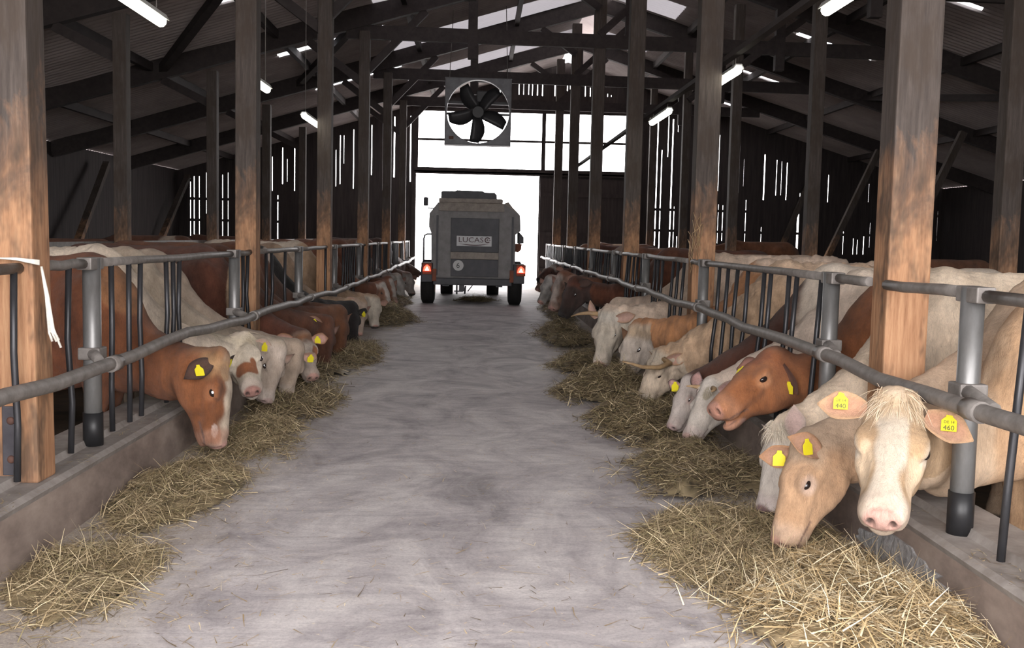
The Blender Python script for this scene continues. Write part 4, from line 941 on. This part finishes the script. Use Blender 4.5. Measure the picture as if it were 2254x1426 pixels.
sg = tp('name_plate', PL, lambda b: bbox(b, (cx(744), -.035, cz(672)), (cx(915) - cx(572), .02, cz(622) - cz(722)), bev=.004))
def on_plate(me, x, z, name, mat):
    me.transform(Matrix.Translation((x, -.047, z)) @ Matrix.Rotation(PI / 2, 4, 'X')); return link(name, me, mat, sg)
tm = text_mesh('LUCAS', .16, .002); tm.transform(Matrix.Scale(1.18, 4, (1, 0, 0)))
on_plate(tm, cx(712), cz(662), 'lettering', MR)
bm = bmesh.new()
for a0, a1, r0, r1 in ((.5, 5.6, .042, .066), (.9, 5.2, .0, .02)):
    n = 22; a_ = [a0 + (a1 - a0) * i / n for i in range(n + 1)]
    for i in range(n):
        q = [(r1 * math.cos(a_[i]), r1 * math.sin(a_[i])), (r1 * math.cos(a_[i + 1]), r1 * math.sin(a_[i + 1])), (r0 * math.cos(a_[i + 1]), r0 * math.sin(a_[i + 1])), (r0 * math.cos(a_[i]), r0 * math.sin(a_[i]))]
        bm.faces.new([bm.verts.new((cx(874) + x, -.0475, cz(660) + z)) for x, z in (q if r0 > 0 else [q[0], q[1], (0, 0)])])
bbox(bm, (cx(893), -.0475, cz(660)), (.045, .002, .016))
fin('emblem', bm, MR, sg)
bm = bmesh.new(); n = 16
for i in range(n):
    u0, u1 = i / n, (i + 1) / n; X = lambda u: cx(590) + (cx(890) - cx(590)) * u
    zt_ = lambda u: cz(697) - .022 * math.sin(PI * u); zb_ = lambda u: zt_(u) - .022 * math.sin(PI * u) - .001
    bm.faces.new([bm.verts.new((x, -.0475, z)) for x, z in ((X(u0), zt_(u0)), (X(u1), zt_(u1)), (X(u1), zb_(u1)), (X(u0), zb_(u0)))])
fin('swoosh', bm, MR, sg)
dsc = tp('speed_disc', DW, lambda b: tube(b, [(cx(593), -.03, cz(912)), (cx(593), -.045, cz(912))], k_ * 52, 28))
tm = text_mesh('6', .17, .002); tm.transform(Matrix.Translation((cx(591), -.049, cz(914))) @ Matrix.Rotation(PI / 2, 4, 'X')); link('numeral', tm, flat('black_numeral', (.03, .03, .03)), dsc)
tp('bumper', GD, lambda b: bbox(b, (cx(735), .06, cz(1072)), (cx(1120) - cx(350), .16, cz(1042) - cz(1108)), bev=.02))
for s, xc, xl in ((-1, 287, 290), (1, 1188, 1207)):
    tp('fender', GD, lambda b: bbox(b, (cx(xc), .5, cz(985)), (k_ * 112, 1.1, cz(890) - cz(1085)), bev=.03))
    hl = tp('lamp_housing', OR, lambda b: bbox(b, (cx(xl), -.07, cz(950)), (k_ * 92, .06, k_ * 110), bev=.01))
    tp('tail_lamp', M['tail'], lambda b: prism(b, [(cx(xl - 38), cz(972)), (cx(xl + 38), cz(972)), (cx(xl + 28), cz(930)), (cx(xl), cz(908)), (cx(xl - 28), cz(930))], -.115, -.1), hl)
    tp('lamp_core', M['tailcore'], lambda b: prism(b, [(cx(xl - 20), cz(966)), (cx(xl + 20), cz(966)), (cx(xl), cz(928))], -.122, -.114), hl)
    tp('marker', OR, lambda b: bbox(b, (cx(360 if s < 0 else 1118), -.02, cz(1010)), (k_ * 40, .05, k_ * 120), bev=.01))
    wx_ = cx(290) if s < 0 else cx(1157)
    w_ = tp('wheel', TY, lambda b: tube(b, [(wx_ - .155, .55, .5), (wx_ - .12, .55, .5), (wx_ + .12, .55, .5), (wx_ + .155, .55, .5)], [.42, .5, .5, .42], 32))
    tp('wheel_rim', OR, lambda b: tube(b, [(wx_ - .16, .55, .5), (wx_ + .16, .55, .5)], .25, 24), w_)
    fx_ = cx(425) if s < 0 else cx(960)
    tp('front_wheel', TY, lambda b: tube(b, [(fx_ - .16, 4.6, .5), (fx_ + .16, 4.6, .5)], .5, 28))
tp('axle', GD, lambda b: tube(b, [(cx(290), .55, .55), (cx(1157), .55, .55)], .09, 10))
tp('chassis', GD, lambda b: [bbox(b, (cx(q), 2.6, cz(1085)), (.14, 5.0, .16)) for q in (470, 1000)])
tp('tow_coupling', GD, lambda b: [bbox(b, (cx(630), .05, cz(1135)), (.12, .2, .14)), tube(b, [(cx(582), .02, cz(1100)), (cx(582), .02, cz(1195))], .02, 8), tube(b, [(cx(668), .02, cz(1110)), (cx(660), .02, cz(1190))], .02, 8), tube(b, [(cx(735), .02, cz(1105)), (cx(690), .02, cz(1165))], .012, 6), bbox(b, (cx(600), .02, cz(1165)), (.2, .03, .03))])
tp('discharge_chute', GD, lambda b: prism(b, [(cx(x), cz(z)) for x, z in [(1195, 575), (1238, 622), (1240, 685), (1195, 690)]], .6, 2.0))
tp('chute_hood', OR, lambda b: prism(b, [(cx(x), cz(z)) for x, z in [(1150, 692), (1222, 692), (1215, 750), (1185, 778), (1150, 770)]], .6, 1.8))
tp('side_tank', BU, lambda b: prism(b, [(cx(x), cz(z)) for x, z in [(1040, 292), (1075, 280), (1115, 330), (1190, 405), (1100, 400), (1030, 380)]], .3, 1.4))
tp('hand_rail', GD, lambda b: tube(b, [(cx(247), .3, cz(890)), (cx(245), .3, cz(660)), (cx(255), .3, cz(625)), (cx(280), .3, cz(612)), (cx(318), .3, cz(612))], .02, 8))
tp('mirror', GD, lambda b: [bbox(b, (cx(265) * 1.211, 5.0, 1.55 + (cz(297) - 1.55) * 1.211), (k_ * 54, .08, k_ * 102), bev=.03), tube(b, [(cx(285) * 1.211, 5.0, 2.3), (-.75, 5.05, 2.25)], .015, 6)])
tp('cab', GD, lambda b: bbox(b, (cx(740), 5.6, 1.55), (1.5, 1.5, 1.7), bev=.08))

# ================================================================ square barn fan
fn = empty('barn_fan', (-.08, 22.7, 4.2)); tag(fn, 'square galvanised barn fan hanging before the bright gable window', 'fan')
HF = .70; RF = .665; BK = simple('fan_black', (0.035, 0.034, 0.036), (0.02, 0.02, 0.021), 8, 0.45); GZ_ = simple('fan_housing_zinc', (0.17, 0.17, 0.18), (0.11, 0.11, 0.115), 7, 0.5, .3)
bm = bmesh.new(); n = 64; ring = []
for i in range(n):
    a = 2 * PI * i / n; c, s_ = math.cos(a), math.sin(a); m_ = max(abs(c), abs(s_)); ring.append(((HF * c / m_, HF * s_ / m_), (RF * c, RF * s_)))
for i in range(n):
    (o0, i0), (o1, i1) = ring[i], ring[(i + 1) % n]
    for y, fl in ((-.18, 0), (-.17, 1)):
        q = [bm.verts.new((p[0], y, p[1])) for p in (o0, o1, i1, i0)]; bm.faces.new(q if not fl else q[::-1])
    bm.faces.new([bm.verts.new((p[0], y, p[1])) for p, y in ((i0, -.18), (i1, -.18), (i1, -.02), (i0, -.02))])
bmesh.ops.remove_doubles(bm, verts=bm.verts, dist=1e-5); fin('venturi_plate', bm, GZ_, fn)
for c, s_ in (((0, 0, HF), (2 * HF + .02, .36, .012)), ((0, 0, -HF), (2 * HF + .02, .36, .012)), ((HF, 0, 0), (.012, .36, 2 * HF)), ((-HF, 0, 0), (.012, .36, 2 * HF))):
    bm = bmesh.new(); bbox(bm, c, s_); fin('housing_side', bm, GZ_, fn)
for i in range(5):
    a = -PI / 2 - .12 + i * 2 * PI / 5; bm = bmesh.new(); ca, sa = math.cos(a), math.sin(a); sec = []
    for j in range(7):
        t = j / 6; r = .1 + .54 * t; w = .075 + .09 * math.sin(PI * min(1, t * .75 + .15)); off = .05 * math.sin(t * PI) ; tw = .6 - .3 * t
        row = []
        for u in (-1, -.33, .33, 1):
            tx = off + u * w * math.cos(tw); y = u * w * math.sin(tw) * .8 - .02 * (1 - u * u)
            row.append((r * ca - tx * sa, y, r * sa + tx * ca))
        sec.append(row)
    vf = [[bm.verts.new(p) for p in r_] for r_ in sec]; vb = [[bm.verts.new((p[0], p[1] + .008, p[2])) for p in r_] for r_ in sec]
    for j in range(6):
        for m_ in range(3):
            bm.faces.new((vf[j][m_], vf[j][m_ + 1], vf[j + 1][m_ + 1], vf[j + 1][m_])); bm.faces.new((vb[j][m_], vb[j + 1][m_], vb[j + 1][m_ + 1], vb[j][m_ + 1]))
        bm.faces.new((vf[j][0], vf[j + 1][0], vb[j + 1][0], vb[j][0])); bm.faces.new((vf[j][3], vb[j][3], vb[j + 1][3], vf[j + 1][3]))
    bm.faces.new(vf[0] + vb[0][::-1]); bm.faces.new(vf[6][::-1] + vb[6]); fin('blade', bm, BK, fn, True)
bm = bmesh.new(); tube(bm, [(0, -.1, 0), (0, .12, 0)], .12, 20); fin('hub', bm, BK, fn)
bm = bmesh.new(); bbox(bm, (0, .16, .22), (1.36, .05, .06)); bbox(bm, (.1, .12, .35), (.28, .16, .24), bev=.02); bbox(bm, (0, .16, -.02), (1.36, .05, .045)); fin('motor_mount', bm, BK, fn)
bm = bmesh.new(); bbox(bm, (-.56, -.185, -.56), (.1, .006, .07)); fin('rating_plate', bm, M['rust'], fn)
for x in (-.62, .62):
    bm = bmesh.new(); tube(bm, [(x, 0, HF), (x * .9, 0, roof_z(0) - 4.3)], .008, 6); fin('hanger_chain', bm, M['steel'], fn)

# ================================================================ hay and straw
PAL = {'green': [(.24, .18, .10), (.36, .28, .165), (.15, .11, .065), (.50, .41, .26), (.22, .18, .09), (.10, .072, .045)],
       'gold': [(.58, .44, .25), (.70, .56, .35), (.46, .33, .17), (.78, .68, .49), (.34, .25, .13), (.2, .145, .08)],
       'mix': [(.33, .25, .14), (.46, .36, .22), (.22, .165, .09), (.60, .49, .31), (.15, .11, .065), (.26, .215, .11)]}
def hay(lab, cx_, cy, rx, ry, hh, n, pal, seed, side, L=.14, w=.0042, kerb=True):
    r = np.random.default_rng(seed); nx, ny = 46, 64; n = int(n * 1.5); w = w * (1.0 if cy < 8 else 1.45)
    X = np.linspace(cx_ - rx * 1.25, cx_ + rx * 1.25, nx); Y = np.linspace(cy - ry * 1.25, cy + ry * 1.25, ny)
    def height(x, y):
        p = np.stack([x, y, np.zeros_like(x)], -1).reshape(-1, 3)
        wv = sn(p, 3.2, seed).reshape(x.shape); w2 = sn(p, 13, seed + 1).reshape(x.shape)
        q = ((x - cx_) / rx) ** 2 + ((y - cy) / ry) ** 2 + wv * .28
        return hh * np.clip(1 - q, 0, 1) ** .75 * (1 + .25 * w2) + .012 * np.clip(1.0 - q, 0, .3) * w2
    gx, gy = np.meshgrid(X, Y, indexing='ij'); Z = height(gx, gy)
    lim = (2.035 if side < 0 else 1.985)
    gxc = np.clip(gx, -lim, lim) if kerb else gx
    V = np.stack([gxc, gy, Z * .8 - .004], -1).reshape(-1, 3); idx = np.arange(nx * ny).reshape(nx, ny)
    q = np.stack([idx[:-1, :-1], idx[1:, :-1], idx[1:, 1:], idx[:-1, 1:]], -1).reshape(-1, 4)
    keep = (Z.reshape(-1)[q] > max(.012, hh * .22)).all(1); q = q[keep]
    xs = r.uniform(cx_ - rx * 1.35, cx_ + rx * 1.35, n * 3); y_ = r.uniform(cy - ry * 1.35, cy + ry * 1.35, n * 3); z_ = height(xs, y_)
    qq = ((xs - cx_) / rx) ** 2 + ((y_ - cy) / ry) ** 2 + sn(np.stack([xs, y_, 0 * xs], 1), 3.2, seed) * .28 + sn(np.stack([xs, y_, 0 * xs], 1), 9, seed) * .22; pr = np.clip(1.28 - qq, 0, 1) ** 1.3 + .03 * (qq < 1.6); ok = (r.uniform(0, 1, n * 3) < pr) & (np.abs(xs) < lim if kerb else True)
    xs, y_, z_ = xs[ok][:n], y_[ok][:n], z_[ok][:n]; m_ = len(xs)
    a = r.uniform(0, 2 * PI, m_); el = np.abs(r.normal(0, .28, m_)); el[r.uniform(0, 1, m_) < .05] += .5
    D = np.stack([np.cos(a) * np.cos(el), np.sin(a) * np.cos(el), np.sin(el)], 1); Ls = r.uniform(.35, 1.25, m_) * L * (1.0 if cy < 9 else 1.25)
    P0 = np.stack([xs, y_, z_ + .002 + r.uniform(0, .012, m_)], 1) - D * (Ls * .5)[:, None] * np.array([1, 1, .0])
    P0[:, 2] = np.maximum(P0[:, 2] - .1 * Ls, .003)
    if kerb:
        P0[:, 0] = np.clip(P0[:, 0], -lim, lim); en = P0[:, 0] + D[:, 0] * Ls; D[:, 0] = np.where(np.abs(en) > lim, -D[:, 0], D[:, 0])
    bend = np.stack([r.normal(0, .12, m_) * Ls, r.normal(0, .12, m_) * Ls, -np.abs(r.normal(.12, .12, m_)) * Ls], 1)
    c = np.array(PAL[pal])[r.integers(0, 6, m_)] * r.uniform(.75, 1.2, m_)[:, None]
    nrm = np.stack([r.normal(0, .5, m_), r.normal(0, .5, m_), np.ones(m_)], 1)
    me = strand_mesh('hay_heap', P0, D, Ls, w * r.uniform(.5, 1.5, m_), bend, c, nrm, 2)
    # mound below the stalks, in the same mesh
    nv = len(me.vertices); vs = np.zeros(nv * 3, np.float32); me.vertices.foreach_get('co', vs); qs = np.zeros(len(me.loops), np.int32); me.loops.foreach_get('vertex_index', qs)
    cc = np.zeros(nv * 4, np.float32); me.color_attributes['Col'].data.foreach_get('color', cc)
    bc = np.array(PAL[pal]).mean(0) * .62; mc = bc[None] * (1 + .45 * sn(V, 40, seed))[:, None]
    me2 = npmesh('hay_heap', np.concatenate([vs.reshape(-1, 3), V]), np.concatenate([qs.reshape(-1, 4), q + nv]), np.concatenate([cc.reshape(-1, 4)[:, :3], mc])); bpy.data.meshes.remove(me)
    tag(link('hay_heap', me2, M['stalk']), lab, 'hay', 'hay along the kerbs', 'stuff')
hay('golden straw heap spilling along the right kerb under the front-facing cow', 1.72, 4.15, .62, .85, .12, 7500, 'gold', 11, 1, .20, .0055)
hay('loose straw where the tan cow eats, before the darker hay', 1.45, 5.1, .55, .75, .06, 8500, 'mix', 12, 1, .16, .0045)
hay('dark green-brown hay heap below the red-brown cow', 1.52, 6.75, .52, .85, .20, 8000, 'green', 13, 1)
hay('hay heap before the stubby-horned cow and its pink-eared neighbour', 1.47, 8.55, .5, .8, .17, 7000, 'green', 14, 1)
hay('hay heap below the curved horn', 1.38, 10.35, .52, .75, .2, 6000, 'green', 15, 1)
hay('hay heap under the straight horn', 1.35, 12.5, .45, .8, .15, 4000, 'green', 16, 1)
hay('long hay heap before the black-faced cow', 1.35, 16.2, .5, 1.9, .22, 5000, 'green', 17, 1)
hay('far hay heap beside the wagon on the right kerb', 1.62, 21.3, .3, 2.4, .18, 4000, 'green', 18, 1)
hay('thin wisps of hay at the foot of the left kerb near the gate', -1.8, 4.55, .34, .6, .03, 2200, 'mix', 21, -1, .17, .004)
hay('scattered hay against the left kerb below the rubbed post', -1.75, 6.1, .38, .85, .06, 4200, 'mix', 22, -1, .14, .004)
hay('hay heap under the muzzle of the big red-brown cow', -1.68, 7.8, .42, .95, .09, 6000, 'mix', 23, -1, .14, .004)
hay('hay strewn below the beige cows of the left row', -1.68, 9.9, .42, 1.3, .10, 6000, 'green', 24, -1)
hay('hay strip below the brown and black cows of the left row', -1.65, 13.2, .42, 2.2, .10, 5500, 'green', 25, -1)
hay('brown hay heap jutting into the aisle beyond the creamy white cow', -1.55, 18.8, .55, 1.3, .22, 4500, 'green', 26, -1)
hay('far hay strip beside the wagon on the left kerb', -1.78, 23.0, .22, 2.6, .14, 3500, 'green', 27, -1)
hay('dark hay left on the floor under the wagon', -.05, 25.4, .5, .6, .1, 3000, 'green', 28, 1, kerb=False)
# loose straw and chaff trodden over the floor
r = np.random.default_rng(40); n = 5200
x = np.where(r.uniform(0, 1, n) < .55, np.sign(r.normal(0, 1, n)) * (2.0 - np.abs(r.normal(0, .55, n))), r.uniform(-1.9, 1.9, n)); x = np.clip(x, -2.0, 1.95); y = 3.4 + r.exponential(4.2, n); y = np.where(y > 22, r.uniform(3.5, 9, n), y)
a = r.uniform(0, 2 * PI, n); D = np.stack([np.cos(a), np.sin(a), np.zeros(n)], 1); L = r.exponential(.035, n) + .012; L = np.minimum(L, .3)
D[:, 0] = np.where(np.abs(x + D[:, 0] * L) > 1.97, -D[:, 0], D[:, 0])
c = np.array(PAL['gold'])[r.integers(0, 6, n)] * r.uniform(.7, 1.1, n)[:, None]
me = strand_mesh('straw_litter', np.stack([x, y, r.uniform(.002, .006, n)], 1), D, L, r.uniform(.002, .0065, n), np.stack([r.normal(0, .1, n) * L, r.normal(0, .1, n) * L, np.zeros(n)], 1), c, np.tile([0, 0, 1.], (n, 1)), 2)
tag(link('straw_litter', me, M['stalk']), 'loose straw and chaff trodden over the concrete aisle', 'straw', kind='stuff')

n = 700; sd = np.where(r.uniform(0, 1, n) < .5, -1, 1); x = sd * (2.07 + r.uniform(0, .14, n)) + np.where(sd > 0, -.05, .02); y = 3.3 + r.exponential(4, n); y = np.minimum(y, 20)
a = r.uniform(0, 2 * PI, n); L = np.minimum(r.exponential(.03, n) + .012, .11); D = np.stack([np.cos(a) * .35, np.sin(a), np.zeros(n)], 1); D /= np.linalg.norm(D, axis=1)[:, None]
ok = np.ones(n, bool)
for s_, ps_ in ((-1, POLES[-1] + LY), (1, POLES[1] + RY)):
    for q_ in ps_: ok &= ~((sd == s_) & (np.abs(y - q_) < .25))
x, y, a, L, D, sd = x[ok], y[ok], a[ok], L[ok], D[ok], sd[ok]; n = len(x)
c = np.array(PAL['gold'])[r.integers(0, 6, n)] * r.uniform(.7, 1.1, n)[:, None]
me = strand_mesh('straw_litter', np.stack([x, y, np.where(sd > 0, .293, .303)], 1), D, L, r.uniform(.002, .006, n), np.zeros((n, 3)), c, np.tile([0, 0, 1.], (n, 1)), 2)
tag(link('straw_litter', me, M['stalk']), 'bits of straw lying along the tops of both kerbs', 'straw', kind='stuff')
